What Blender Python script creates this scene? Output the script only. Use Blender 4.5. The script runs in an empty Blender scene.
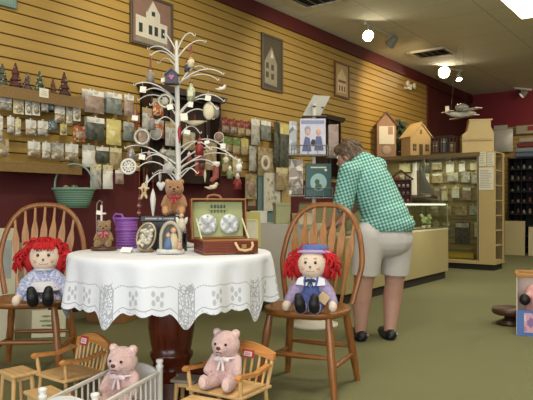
import bpy, math, random
from mathutils import Vector as V, Matrix as MX
R = random.Random(11)
PI = math.pi
sin, cos = math.sin, math.cos
SC = bpy.context.scene
COL = SC.collection
FPX = 620.0
TH = math.atan2(459, 620)
RIGHT = V((cos(TH), sin(TH), 0)); FWD = V((-sin(TH), cos(TH), 0)); CAM = V((0, 0, 1.0))
def ray(px, py): return RIGHT*((px-266.5)/FPX) + FWD + V((0, 0, (205-py)/FPX))
def W(px, py, Z): return CAM + ray(px, py)*Z
def onX(px, py, X):
    r = ray(px, py); return CAM + r*(X/r.x)
def onY(px, py, Y):
    r = ray(px, py); return CAM + r*(Y/r.y)
def onZ(px, py, z):
    r = ray(px, py); return CAM + r*((z-1.0)/r.z)
def cp(px, Z, z=0.0):
    p = CAM + (RIGHT*((px-266.5)/FPX)+FWD)*Z; p.z = z; return p
WX = -4.9          # the long slatted wall
YEND, YBACK, CEIL = 12.05, 14.8, 3.62

# ------------------------------------------------------------------ meshes
class MB:
    def __init__(s): s.v = []; s.f = []; s.m = []; s.s = []; s.mi = 0; s.X = None; s.uv = None
    def add(s, vs, fs, smooth=False, m=None):
        b = len(s.v)
        for p in vs:
            p = V(p)
            if m is not None: p = m @ p
            if s.X is not None: p = s.X @ p
            s.v.append(p)
        for f in fs:
            s.f.append(tuple(b+i for i in f)); s.m.append(s.mi); s.s.append(smooth)
        return s
    def box(s, c, d, m=None, rx=0, ry=0, rz=0):
        x, y, z = d[0]/2, d[1]/2, d[2]/2
        T = MX.Translation(V(c))
        if rz: T = T @ MX.Rotation(rz, 4, 'Z')
        if ry: T = T @ MX.Rotation(ry, 4, 'Y')
        if rx: T = T @ MX.Rotation(rx, 4, 'X')
        if m is not None: T = m @ T
        vs = [(-x,-y,-z),(x,-y,-z),(x,y,-z),(-x,y,-z),(-x,-y,z),(x,-y,z),(x,y,z),(-x,y,z)]
        return s.add(vs, [(0,3,2,1),(4,5,6,7),(0,1,5,4),(1,2,6,5),(2,3,7,6),(3,0,4,7)], False, T)
    def tube(s, pts, r, n=8, caps=True, flat=None, m=None, up=None):
        pts = [V(p) for p in pts]; k = len(pts)
        rs = r if isinstance(r, (list, tuple)) else [r]*k
        ts = []
        for i in range(k):
            a = pts[max(i-1, 0)]; b = pts[min(i+1, k-1)]
            t = (b-a); ts.append(t.normalized() if t.length > 1e-9 else V((0, 0, 1)))
        u = V(up) if up else (V((0, 1, 0)) if abs(ts[0].y) < .9 else V((1, 0, 0)))
        vs = []; fl = flat or 1.0
        for i in range(k):
            u = (u - ts[i]*u.dot(ts[i])); u.normalize(); w = ts[i].cross(u)
            for j in range(n):
                a = 2*PI*j/n
                vs.append(pts[i] + u*cos(a)*rs[i]*fl + w*sin(a)*rs[i])
        fs = []
        for i in range(k-1):
            for j in range(n):
                a = i*n+j; b = i*n+(j+1) % n
                fs.append((a, b, b+n, a+n))
        s.add(vs, fs, True, m)
        if caps:
            s.add(vs[:n], [tuple(range(n-1, -1, -1))], False, m)
            s.add(vs[-n:], [tuple(range(n))], False, m)
        return s
    def lathe(s, prof, n=20, m=None, smooth=True, sx=1, sy=1):
        vs = []; rings = []
        for r, z in prof:
            if r < 1e-6:
                rings.append([len(vs)]); vs.append((0, 0, z))
            else:
                rings.append(list(range(len(vs), len(vs)+n)))
                for j in range(n):
                    a = 2*PI*j/n; vs.append((r*cos(a)*sx, r*sin(a)*sy, z))
        fs = []
        for A, B in zip(rings, rings[1:]):
            for j in range(n):
                if len(A) == 1 and len(B) == 1: continue
                if len(A) == 1: fs.append((A[0], B[(j+1) % n], B[j]))
                elif len(B) == 1: fs.append((A[j], A[(j+1) % n], B[0]))
                else: fs.append((A[j], A[(j+1) % n], B[(j+1) % n], B[j]))
        return s.add(vs, fs, smooth, m)
    def ell(s, c, r, m=None, nu=14, nv=9, rx=0, ry=0, rz=0):
        if not isinstance(r, (tuple, list)): r = (r, r, r)
        prof = [(sin(PI*i/nv), -cos(PI*i/nv)) for i in range(nv+1)]
        prof[0] = (0, -1); prof[-1] = (0, 1)
        T = MX.Translation(V(c)) @ MX.Rotation(rz, 4, 'Z') @ MX.Rotation(ry, 4, 'Y') @ MX.Rotation(rx, 4, 'X') @ MX.Diagonal((r[0], r[1], r[2], 1))
        if m is not None: T = m @ T
        return s.lathe(prof, nu, T)
    def caps(s, p0, p1, r0, r1, n=12, m=None):
        p0, p1 = V(p0), V(p1); d = p1-p0; L = d.length
        prof = [(0, -r0)] + [(r0*sin(a), -r0*cos(a)) for a in (.4, .8, 1.2, PI/2)]
        prof += [(r1*cos(a), L+r1*sin(a)) for a in (0, .4, .8, 1.2)] + [(0, L+r1)]
        T = MX.Translation(p0) @ d.to_track_quat('Z', 'Y').to_matrix().to_4x4()
        if m is not None: T = m @ T
        return s.lathe(prof, n, T)
    def prism(s, poly, y0, y1, m=None, smooth=False):          # polygon in x,z pulled along y
        n = len(poly)
        vs = [(x, y0, z) for x, z in poly] + [(x, y1, z) for x, z in poly]
        fs = [tuple(range(n)), tuple(range(2*n-1, n-1, -1))]
        s.add(vs, fs, False, m)
        return s.add(vs, [(i+n, (i+1) % n+n, (i+1) % n, i) for i in range(n)], smooth, m)
    def plate(s, poly, z0, z1, m=None, smooth=False):           # polygon in x,y pulled along z
        n = len(poly)
        vs = [(x, y, z0) for x, y in poly] + [(x, y, z1) for x, y in poly]
        fs = [tuple(range(n-1, -1, -1)), tuple(range(n, 2*n))]
        s.add(vs, fs, False, m)
        return s.add(vs, [(i, (i+1) % n, (i+1) % n+n, i+n) for i in range(n)], smooth, m)
    def grid(s, fn, nu, nv, closeu=False, uv=None):
        vs = [fn(i/nu, j/nv) for j in range(nv+1) for i in range(nu+(0 if closeu else 1))]
        w = nu if closeu else nu+1; fs = []; uvs = []
        for j in range(nv):
            for i in range(nu):
                i2 = (i+1) % w
                fs.append((j*w+i, j*w+i2, (j+1)*w+i2, (j+1)*w+i))
                if uv:
                    uvs.append([uv(i/nu, j/nv), uv((i+1)/nu, j/nv), uv((i+1)/nu, (j+1)/nv), uv(i/nu, (j+1)/nv)])
        if uv: s.uv = uvs
        return s.add(vs, fs, True)

def link(o, parent=None):
    COL.objects.link(o)
    if parent is not None: o.parent = parent
    return o
def tag(o, label=None, cat=None, group=None, kind=None):
    if label: o['label'] = label
    if cat: o['category'] = cat
    if group: o['group'] = group
    if kind: o['kind'] = kind
    return o
def build(mb, name, mats, parent=None, bev=0, seg=2, remesh=0, it=4, sub=0, loc=None, rotz=0, solid=0, label=None):
    me = bpy.data.meshes.new(name)
    me.from_pydata([tuple(p) for p in mb.v], [], mb.f)
    if not isinstance(mats, (list, tuple)): mats = [mats]
    if mb.uv:
        l = me.uv_layers.new(name='UVMap')
        flat = [c for f in mb.uv for p in f for c in p]
        l.data.foreach_set('uv', flat)
    if remesh:
        t = bpy.data.objects.new('temporary_body', me); COL.objects.link(t)
        q = t.modifiers.new('r', 'REMESH'); q.mode = 'VOXEL'; q.voxel_size = remesh; q.use_smooth_shade = True
        if it:
            q = t.modifiers.new('s', 'SMOOTH'); q.factor = .5; q.iterations = it
        dg = bpy.context.evaluated_depsgraph_get()
        m2 = bpy.data.meshes.new_from_object(t.evaluated_get(dg))
        bpy.data.objects.remove(t); bpy.data.meshes.remove(me); me = m2; me.name = name
        me.materials.clear()
        for m in mats: me.materials.append(m)
        me.polygons.foreach_set('use_smooth', [True]*len(me.polygons))
    else:
        for m in mats: me.materials.append(m)
        me.polygons.foreach_set('material_index', mb.m)
        me.polygons.foreach_set('use_smooth', mb.s)
    me.update()
    o = bpy.data.objects.new(name, me)
    link(o, parent)
    if bev:
        q = o.modifiers.new('b', 'BEVEL'); q.width = bev; q.segments = seg; q.limit_method = 'ANGLE'; q.angle_limit = .6
    if sub:
        q = o.modifiers.new('u', 'SUBSURF'); q.levels = sub; q.render_levels = sub
    if solid:
        q = o.modifiers.new('t', 'SOLIDIFY'); q.thickness = solid
    if loc is not None: o.location = loc
    if rotz: o.rotation_euler = (0, 0, rotz)
    if label: o['label'] = label
    return o
def thing(name, label, cat, loc=(0, 0, 0), rotz=0, group=None):
    o = bpy.data.objects.new(name, None); o.empty_display_size = .05
    link(o); o.location = loc; o.rotation_euler = (0, 0, rotz)
    return tag(o, label, cat, group)
def dup(root, loc, rotz, label=None, group=None, scale=None):
    r = root.copy(); COL.objects.link(r); r.location = loc; r.rotation_euler = (0, 0, rotz)
    if label: r['label'] = label
    if group: r['group'] = group
    if scale: r.scale = scale
    for ch in list(root.children):
        c = ch.copy(); COL.objects.link(c); c.parent = r
        for g in list(ch.children):
            d = g.copy(); COL.objects.link(d); d.parent = c
    return r
def struct(name, mb, m, bev=0):
    return tag(build(mb, name, m, bev=bev), kind='structure')

# ------------------------------------------------------------------ materials
def lin(h):
    h = h.lstrip('#'); c = [int(h[i:i+2], 16)/255 for i in (0, 2, 4)]
    return tuple(x/12.92 if x <= .04045 else ((x+.055)/1.055)**2.4 for x in c)
def mul(c, k): return tuple(min(1, max(0, x*k)) for x in c)+(1,)
class NT:
    def __init__(s, name):
        s.m = bpy.data.materials.new(name); s.m.use_nodes = True; s.t = s.m.node_tree; s.n = s.t.nodes; s.l = s.t.links
        s.b = s.n['Principled BSDF']; s.out = s.n['Material Output']
    def new(s, ty, **k):
        n = s.n.new(ty)
        for a, b in k.items(): setattr(n, a, b)
        return n
    def set(s, sock, val):
        if hasattr(val, 'links') or isinstance(val, bpy.types.NodeSocket): s.l.new(val, sock)
        else: sock.default_value = val
    def ma(s, op, a, b=0.0, c=0.0):
        n = s.new('ShaderNodeMath', operation=op)
        s.set(n.inputs[0], a); s.set(n.inputs[1], b); s.set(n.inputs[2], c)
        return n.outputs[0]
    def mix(s, f, a, b):
        n = s.new('ShaderNodeMix', data_type='RGBA')
        s.set(n.inputs[0], f); s.set(n.inputs[6], a); s.set(n.inputs[7], b)
        return n.outputs[2]
    def obj(s): return s.new('ShaderNodeTexCoord').outputs['Object']
    def sep(s, v):
        n = s.new('ShaderNodeSeparateXYZ'); s.l.new(v, n.inputs[0]); return n.outputs
    def noise(s, vec, scale, detail=2.0, out=0):
        n = s.new('ShaderNodeTexNoise'); s.l.new(vec, n.inputs['Vector']); n.inputs['Scale'].default_value = scale; n.inputs['Detail'].default_value = detail
        return n.outputs[out]
    def vscale(s, vec, sc):
        n = s.new('ShaderNodeVectorMath', operation='MULTIPLY'); s.l.new(vec, n.inputs[0]); n.inputs[1].default_value = sc
        return n.outputs[0]
    def bump(s, h, strength=.3, dist=.01):
        n = s.new('ShaderNodeBump'); n.inputs['Strength'].default_value = strength; n.inputs['Distance'].default_value = dist
        s.l.new(h, n.inputs['Height']); s.l.new(n.outputs[0], s.b.inputs['Normal'])
    def ramp(s, f, stops, const=False):
        n = s.new('ShaderNodeValToRGB'); e = n.color_ramp
        if const: e.interpolation = 'CONSTANT'
        while len(e.elements) > 1: e.elements.remove(e.elements[-1])
        for i, (p, c) in enumerate(stops):
            x = e.elements[0] if i == 0 else e.elements.new(p)
            x.position = p; x.color = tuple(c)[:3]+(1,)
        s.l.new(f, n.inputs[0]); return n.outputs[0]
    def col(s, c): s.set(s.b.inputs['Base Color'], c)
_mc = {}
def mat(hexc, rough=.6, var=.12, scale=25, metal=0, bump=0, emit=0, sheen=0, bscale=None):
    k = (hexc, rough, var, scale, metal, bump, emit, sheen, bscale)
    if k in _mc: return _mc[k]
    t = NT('paint_'+hexc.strip('#')); c = lin(hexc)
    o = t.obj(); n = t.noise(o, scale, 3)
    t.col(t.mix(n, mul(c, 1-var), mul(c, 1+var)))
    t.b.inputs['Roughness'].default_value = rough; t.b.inputs['Metallic'].default_value = metal
    if sheen: t.b.inputs['Sheen Weight'].default_value = sheen
    if emit:
        t.b.inputs['Emission Color'].default_value = c+(1,); t.b.inputs['Emission Strength'].default_value = emit
    if bump: t.bump(t.noise(o, bscale or scale*4, 3), bump, .01)
    _mc[k] = t.m
    return t.m
def wood(hexc, dark=.62, axis='Z', rough=.4, scale=1.0, name='wood'):
    k = ('w', hexc, dark, axis, rough, scale)
    if k in _mc: return _mc[k]
    t = NT(name+'_'+hexc.strip('#')); c = lin(hexc); o = t.obj()
    s = {'X': (3, 40, 40), 'Y': (40, 3, 40), 'Z': (40, 40, 3)}[axis]
    n = t.noise(t.vscale(o, tuple(x*scale for x in s)), 1.6, 4)
    t.col(t.ramp(n, [(.3, mul(c, dark)), (.5, mul(c, .95)), (.7, mul(c, 1.12))]))
    t.b.inputs['Roughness'].default_value = rough
    t.bump(n, .06, .004)
    _mc[k] = t.m
    return t.m
def printed(name, bg, cols, scale=35, amount=.5, rough=.35, seed=0.0):
    """blurred print: cells of several inks on a background"""
    t = NT(name); o = t.obj()
    ad = t.new('ShaderNodeVectorMath', operation='ADD'); t.l.new(o, ad.inputs[0]); ad.inputs[1].default_value = (seed*1.7, seed*.9, seed*2.3)
    v = t.new('ShaderNodeTexVoronoi'); v.inputs['Scale'].default_value = scale; t.l.new(ad.outputs[0], v.inputs['Vector'])
    x = t.sep(v.outputs['Color'])
    k = len(cols); st = [(0, lin(bg))]
    for i, c in enumerate(cols): st.append((1-amount+amount*i/k, lin(c)))
    t.col(t.ramp(x[0], st, True)); t.b.inputs['Roughness'].default_value = rough
    return t.m
def glass(name, tint='#ffffff', k=.1, rough=.03):
    t = NT(name); tr = t.new('ShaderNodeBsdfTransparent'); gl = t.new('ShaderNodeBsdfGlossy'); mx = t.new('ShaderNodeMixShader')
    o = t.obj(); n = t.noise(o, 3, 1); c = lin(tint)
    t.l.new(t.mix(n, mul(c, .97), mul(c, 1)), tr.inputs[0]); gl.inputs['Roughness'].default_value = rough
    mx.inputs[0].default_value = k
    t.l.new(tr.outputs[0], mx.inputs[1]); t.l.new(gl.outputs[0], mx.inputs[2]); t.l.new(mx.outputs[0], t.out.inputs[0])
    return t.m
ORD = ['first', 'second', 'third', 'fourth', 'fifth', 'sixth', 'seventh', 'eighth', 'ninth', 'tenth', 'eleventh', 'twelfth', 'thirteenth', 'fourteenth']
# ================================================================== the room
def m_carpet():
    t = NT('olive_carpet'); o = t.obj()
    a = t.noise(o, 1.1, 3); b = t.noise(o, 120, 2); c1 = lin('#77764e')
    big = t.mix(a, mul(c1, .82), mul(c1, 1.12))
    t.col(t.mix(t.ma('MULTIPLY', b, .6), big, mul(c1, .62))); t.b.inputs['Roughness'].default_value = .95
    t.bump(b, .5, .01); return t.m
def m_ceiling():
    t = NT('ceiling_tiles'); o = t.obj(); s = t.sep(o)
    fx = t.ma('FRACT', t.ma('DIVIDE', t.ma('ADD', s[0], 50.2), 1.22)); fy = t.ma('FRACT', t.ma('DIVIDE', t.ma('ADD', s[1], 50.1), .61))
    lx = t.ma('LESS_THAN', fx, .020); ly = t.ma('LESS_THAN', fy, .026)
    ln = t.ma('MAXIMUM', lx, ly); n = t.noise(o, 60, 4); c = lin('#e2decd')
    base = t.mix(n, mul(c, .86), mul(c, 1.08))
    t.col(t.mix(t.ma('MULTIPLY', ln, .42), base, mul(c, .45))); t.b.inputs['Roughness'].default_value = .9
    t.bump(n, .3, .01); return t.m
def m_slat():
    t = NT('yellow_slat_board'); o = t.obj(); c = lin('#ab8a45')
    n = t.noise(t.vscale(o, (6, 1.2, 30)), 1.5, 4)
    t.col(t.mix(n, mul(c, .86), mul(c, 1.12))); t.b.inputs['Roughness'].default_value = .5
    return t.m
MAROON = mat('#541818', .75, .12, 3)
MAROON_TRIM = mat('#5a1a1c', .6, .08, 3)
SLAT = m_slat(); GROOVE = mat('#5a3f12', .8, .1, 10)
mb = MB(); mb.box((1.5, 5.5, -.05), (13.2, 19.2, .1)); struct('floor', mb, m_carpet())
mb = MB(); mb.box((1.5, 5.5, CEIL+.05), (13.2, 19.2, .1)); struct('ceiling', mb, m_ceiling())
wl = MB(); wl.box((WX-.1, 5.5, CEIL/2), (.2, 19.2, CEIL)); WL = struct('wall_left', wl, MAROON)
# slatted yellow boards with dark grooves between them
ZS0, ZS1 = 1.35, 3.43
gb = MB(); gb.box((WX+.004, (YEND-4)/2, (ZS0+ZS1)/2), (.008, YEND+4, ZS1-ZS0)); build(gb, 'slat_backing', GROOVE, WL)
sb = MB(); z = ZS0; pitch = .1
while z < ZS1-.02:
    h = min(pitch-.011, ZS1-z)
    sb.box((WX+.013, (YEND-4)/2, z+h/2), (.018, YEND+4, h)); z += pitch
build(sb, 'slat_panel', SLAT, WL, bev=.003, seg=1)
tb = MB(); tb.box((WX+.03, (YBACK-4)/2, (ZS1+CEIL)/2), (.06, YBACK+4, CEIL-ZS1)); struct('trim_1', tb, MAROON_TRIM, .006)
tb = MB(); tb.box((WX+.015, YEND+.05, (1.0+ZS1)/2), (.05, .1, ZS1-1.0)); struct('trim_2', tb, MAROON_TRIM, .006)
bb = MB(); bb.box((WX+.012, (YBACK-4)/2, .06), (.024, YBACK+4, .12)); struct('baseboard_left', bb, mat('#2a1010', .7))
wb = MB(); wb.box((1.5, YBACK+.1, CEIL/2), (13.2, .2, CEIL)); WB = struct('wall_back', wb, mat('#7a1c22', .7, .1, 3))
gb = MB(); gb.box((1.6, YBACK-.004, 1.6), (13, .008, 2.4)); build(gb, 'slat_backing', GROOVE, WB)
sb = MB(); z = .4
while z < 2.78:
    sb.box((1.6, YBACK-.013, z+.0445), (13, .018, .089)); z += .1
build(sb, 'slat_panel', SLAT, WB)
wr = MB(); wr.box((8.1, 5.5, CEIL/2), (.2, 19.2, CEIL)); struct('wall_right', wr, mat('#a08040', .8))
# shop front behind the photographer: a sill wall with a wide opening for daylight
wf = MB()
wf.box((1.5, -4.05, .2), (13.2, .1, .4)); wf.box((1.5, -4.05, 3.36), (13.2, .1, .52))
for x in (-4.9, -1.6, 1.7, 5.0, 8.0): wf.box((x, -4.05, 1.75), (.12, .1, 2.7))
struct('wall_front', wf, mat('#4b4238', .7))

# ------------------------------------------------------------------ ceiling fittings
GREYM = mat('#8d897c', .5, .05); WHITEP = mat('#d8d2c0', .5, .05)
def panel_light(px, py, label, sx=.6, sy=1.2):
    p = onZ(px, py, CEIL)
    t = thing('ceiling_light', label, 'light', (p.x, p.y, CEIL-.02))
    f = MB()
    for s in (-1, 1):
        f.box((s*sx/2, 0, 0), (.03, sy+.03, .03)); f.box((0, s*sy/2, 0), (sx, .03, .03))
    build(f, 'frame', WHITEP, t)
    d = MB(); d.box((0, 0, .004), (sx-.03, sy-.03, .012)); build(d, 'diffuser', mat('#fff6de', .5, .02, emit=7), t)
panel_light(533.5, 1, 'bright white fluorescent ceiling panel at the top right corner', .62, 1.25)
def vent(px, py, label, sx, sy):
    p = onZ(px, py, CEIL); t = thing('ceiling_vent', label, 'vent', (p.x, p.y, CEIL-.015))
    b = MB(); b.box((0, 0, .008), (sx, sy, .006)); build(b, 'backing', mat('#1c1a14', .8), t)
    f = MB()
    for s in (-1, 1):
        f.box((s*sx/2, 0, 0), (.04, sy+.04, .03)); f.box((0, s*sy/2, 0), (sx, .04, .03))
    build(f, 'frame', WHITEP, t)
    for k in range(5):
        l = MB(); l.box((-sx/2+sx*(k+.5)/5, 0, -.002), (.07, sy-.03, .005), ry=.6); build(l, 'louver', GREYM, t)
vent(432, 52.5, 'square louvred air vent between the two pairs of ceiling spotlights', .62, .5)
vent(314, -4, 'air vent cut off by the top edge of the photo', .6, .6)
def lamp_can(t, loc, aim, on, k=1.0):
    aim = V(aim).normalized(); T = MX.Translation(V(loc)) @ aim.to_track_quat('Z', 'Y').to_matrix().to_4x4() @ MX.Diagonal((k, k, k, 1))
    h = MB(); h.lathe([(0, -.16), (.04, -.15), (.06, -.1), (.078, 0), (.082, .01), (.074, .012), (.06, -.03), (0, -.035)], 18, T)
    hd = build(h, 'lamp_head', WHITEP if on else GREYM, t)
    l = MB(); l.lathe([(0, .012), (.05, .006), (.072, -.006), (.055, -.025), (0, -.03)], 18, T)
    build(l, 'bulb', mat('#fff3d0', .4, .02, emit=40 if on else .3), hd)
def track(pa, pb, label, heads, zt=CEIL-.02):
    a = onZ(*pa, zt); b = onZ(*pb, zt); c = (a+b)/2
    t = thing('track_light', label, 'spotlight', c)
    r = MB(); r.tube([a-c, b-c], .022, 6); build(r, 'track', WHITEP, t)
    for f, drop, aim, on, k in heads:
        p = (a-c).lerp(b-c, f)
        s = MB(); s.tube([p, p+V((0, 0, -drop))], .012, 6); build(s, 'stem', WHITEP, t)
        lamp_can(t, p+V((0, 0, -drop-.03)), aim, on, k)
TOCAM = lambda px, py, Z: (CAM-W(px, py, Z))
track((365, 23), (394, 38), 'track spotlight pair nearest the long wall, one lamp glowing', [(.1, .13, (.75, -.75, -.55), True, 1.1), (.85, .1, (-.9, .3, -.6), False, 1)])
track((441, 67), (461, 71), 'pair of ceiling spotlights beyond the square vent, both glowing', [(.15, .06, (.55, -.8, -.45), True, 1.5), (.9, .14, (.3, -.3, -.9), True, .8)])  # first head oversized, so its glare is built into the shape
track((514, 88), (533, 90), 'small grey ceiling spotlights in the dim far corner near the right edge', [(.4, .12, (-.6, -.4, -.6), False, 1)], CEIL-.02)
track((494, 95), (500, 96), 'tiny grey ceiling spotlight above the tan dollhouse in the dim corner', [(.3, .12, (-.6, -.4, -.6), False, 1)], CEIL-.02)
# emergency light on the slat wall
p = onX(406, 87, WX+.03)
t = thing('emergency_light', 'white twin-lamp emergency light high on the slatted wall', 'light', p, PI/2)
b = MB(); b.box((0, -.04, 0), (.2, .08, .11)); build(b, 'mounted_housing', WHITEP, t, bev=.01)
for s in (-1, 1):
    b = MB(); b.lathe([(0, 0), (.04, .005), (.06, .05), (.055, .06), (0, .055)], 16, MX.Translation((s*.15, -.06, .03)) @ MX.Rotation(PI/2, 4, 'X'))
    build(b, 'lamp_head', mat('#cfc9b4', .3), t)

# ------------------------------------------------------------------ pictures on the slat wall
def flat(mbx, poly, k): mbx.prism(poly, -.012-.0012*k, -.010)
def picture(x0, y0, x1, y1, label, frame_m, art, off=.03, fw=.03):
    a = onX(x0, (y0+y1)/2, WX+off); b = onX(x1, (y0+y1)/2, WX+off); cx = (x0+x1)/2
    zt = onX(cx, y0, WX+off).z; zb = onX(cx, y1, WX+off).z
    w = abs(b.y-a.y); h = zt-zb
    t = thing('framed_picture', label, 'picture', (WX+off, (a.y+b.y)/2, zb), PI/2)
    f = MB()
    for s in (-1, 1):
        f.box((s*(w/2-fw/2), -.012, h/2), (fw, .024, h))
        f.box((0, -.012, h/2+s*(h/2-fw/2)), (w-2*fw, .024, fw))
    build(f, 'frame', frame_m, t, bev=.004)
    g = MB(); g.box((0, -.005, h/2), (w-2*fw+.004, .008, h-2*fw+.004)); build(g, 'backing', mat('#3c2c20', .8), t)
    art(t, w-2*fw, h-2*fw, fw)
    return t
WIN = mat('#2c3a34', .4); CREAMH = mat('#cfc8b8', .7, .15, 12)
def art_tower(t, w, h, z0):
    m = MB()
    m.mi = 0; m.prism([(-w/2, z0), (w/2, z0), (w/2, z0+h), (-w/2, z0+h)], -.0102, -.009)
    m.mi = 1; flat(m, [(-w*.42, z0+h*.10), (w*.40, z0+h*.06), (w*.40, z0+h*.52), (-w*.42, z0+h*.58)], 1)
    flat(m, [(-w*.16, z0+h*.50), (w*.20, z0+h*.50), (w*.20, z0+h*.72), (0, z0+h*.99), (-w*.16, z0+h*.70)], 2)
    m.mi = 2
    for x in (-.3, -.05, .1, .28): flat(m, [(w*(x-.045), z0+h*.22), (w*(x+.045), z0+h*.22), (w*(x+.045), z0+h*.42), (w*(x-.045), z0+h*.42)], 3)
    flat(m, [(-w*.02, z0+h*.64), (w*.07, z0+h*.64), (w*.07, z0+h*.74), (-w*.02, z0+h*.74)], 3)
    m.mi = 3; flat(m, [(-w*.18, z0+h*.70), (0, z0+h), (w*.03, z0+h), (-w*.13, z0+h*.70)], 4); flat(m, [(-w*.45, z0), (w*.45, z0), (w*.42, z0+h*.1), (-w*.42, z0+h*.13)], 4)
    build(m, 'print', [mat('#86685a', .7, .2, 8), CREAMH, WIN, mat('#8a7f70', .7, .3, 30)], t)
def art_dark(t, w, h, z0):
    m = MB(); m.prism([(-w/2, z0), (w/2, z0), (w/2, z0+h), (-w/2, z0+h)], -.0102, -.009)
    m.mi = 1; flat(m, [(-w*.42, z0+h*.08), (w*.25, z0+h*.05), (w*.25, z0+h*.5), (-w*.05, z0+h*.82), (-w*.42, z0+h*.5)], 1)
    m.mi = 2; flat(m, [(-w*.12, z0+h*.6), (w*.05, z0+h*.6), (-w*.03, z0+h*.76)], 2)
    m.mi = 0
    for x, zz in ((-.28, .2), (0, .18), (-.28, .38), (0, .36)): flat(m, [(w*(x-.07), z0+h*zz), (w*(x+.07), z0+h*zz), (w*(x+.07), z0+h*(zz+.11)), (w*(x-.07), z0+h*(zz+.11))], 3)
    build(m, 'print', [mat('#4c4432', .7, .2, 10), mat('#8d8470', .7, .3, 18), mat('#c9c2ae', .7)], t)
def art_tan(t, w, h, z0):
    m = MB(); m.prism([(-w/2, z0), (w/2, z0), (w/2, z0+h), (-w/2, z0+h)], -.0102, -.009)
    m.mi = 1; flat(m, [(-w*.35, z0+h*.1), (w*.35, z0+h*.1), (w*.35, z0+h*.6), (0, z0+h*.88), (-w*.35, z0+h*.6)], 1)
    m.mi = 2
    for x in (-.2, .0, .2): flat(m, [(w*(x-.05), z0+h*.15), (w*(x+.05), z0+h*.15), (w*(x+.05), z0+h*.32), (w*(x-.05), z0+h*.32)], 2)
    flat(m, [(-w*.3, z0+h*.42), (w*.3, z0+h*.42), (w*.3, z0+h*.5), (-w*.3, z0+h*.5)], 2)
    build(m, 'print', [mat('#b99a6c', .7, .2, 10), mat('#d8c49c', .7, .2, 18), mat('#8a5a3c', .7)], t)
def art_teal(t, w, h, z0):
    m = MB(); m.prism([(-w/2, z0), (w/2, z0), (w/2, z0+h), (-w/2, z0+h)], -.0102, -.009); build(m, 'print', mat('#7f9788', .7, .3, 6), t)
DKF = wood('#574b3e', .75)
picture(129.5, -3, 172, 48, 'large framed picture of a white towered house above the ornament tree', DKF, art_tower)
picture(261, 36, 282, 91, 'tall dark framed picture of a grey gabled house', DKF, art_dark)
picture(334, 63, 348.5, 98, 'smallest framed picture, a tan house in a brown frame', wood('#6a4326', .7), art_tan)
picture(-22, -30, 15.5, 4.5, 'teal picture cut off at the top left corner', mat('#6e8a84', .6), art_teal)
# ================================================================== goods on the slatted wall
SHELFW = wood('#86683a', .75, 'Y', .5)
def wall_shelf(px_a, px_b, py_a, depth, th, label, pxa_min=None):
    xf = WX+.025+depth
    a = onX(px_a, py_a, xf); b = onX(px_b, py_a, xf)
    t = thing('wall_shelf', label, 'shelf', (WX+.025, (a.y+b.y)/2, a.z-th), PI/2)
    L = b.y-a.y
    m = MB(); m.box((0, -depth/2, th-.01), (L, depth, .02)); build(m, 'board', SHELFW, t, bev=.002)
    m = MB(); m.box((0, -depth+.008, th/2-.01), (L, .016, th-.02)); build(m, 'fascia', SHELFW, t)
    return t, a, xf
sh1, a1, xf1 = wall_shelf(-14, 84, 82, .22, .095, 'narrow brown shelf holding a row of tiny tree figurines')
sh2, a2, xf2 = wall_shelf(-14, 82, 159.5, .24, .085, 'long brown shelf at the bottom edge of the yellow slats')
shz1 = a1.z; shz2 = a2.z
# tiny tree figurines on the upper shelf
def tree_fig(loc, h, cols, label):
    t = thing('tree_figurine', label, 'figurine', loc, R.random()*6, 'tiny tree figurines on the upper shelf')
    m = MB(); m.lathe([(0, 0), (h*.25, 0), (h*.24, h*.1), (h*.1, h*.14), (0, h*.14)], 10); build(m, 'base', mat(cols[2], .7), t)
    m = MB()
    for k, (r, z0, z1) in enumerate(((.26, .10, .5), (.21, .34, .74), (.15, .58, 1.0))):
        m.lathe([(0, h*z0), (h*r, h*z0), (h*r*.8, h*(z0+.07)), (h*.03, h*z1), (0, h*z1)], 9, MX.Translation((R.uniform(-.01, .01)*h*3, 0, 0)))
    m.mi = 1
    for k in range(16):
        z = R.uniform(.18, .85); a = R.random()*6.3; r = h*.26*(1.05-z)
        m.ell((r*cos(a), r*sin(a), h*z), h*.045, nu=6, nv=4)
    build(m, 'decorated_tiers', [mat(cols[0], .7, .4, 90, bump=.4), mat(cols[1], .4)], t)
figs = [(3, 81, 17, ('#4e5244', '#8c8a70', '#5a4a3c'), 'grey-green tree figurine at the end of the upper shelf by the photo edge'),
        (16, 82.5, 19, ('#553029', '#96705e', '#3b2a20'), 'tallest dark red tree figurine on the upper shelf'),
        (28, 84.5, 14, ('#5c4c44', '#a08a7a', '#4a3c34'), 'short brown-grey tree figurine between the red and the green ones'),
        (40, 87, 16, ('#4a5640', '#a8a078', '#5a4030'), 'green tree figurine with pale baubles above the white shelf price card'),
        (54, 90, 12, ('#64412f', '#a8866c', '#3c2a22'), 'shortest reddish tree figurine, next to last on the upper shelf'),
        (65, 91.5, 18, ('#4e322a', '#8e8060', '#3a2a20'), 'dark red and brown tree figurine nearest the shelf\'s bare end')]
for px, py, hp, c, lb in figs:
    p = onX(px, py, WX+.15); p.z = shz1
    tree_fig((WX+.14, p.y, shz1), 1.4*hp*(p-CAM).dot(FWD)/FPX, c, lb)
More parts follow.
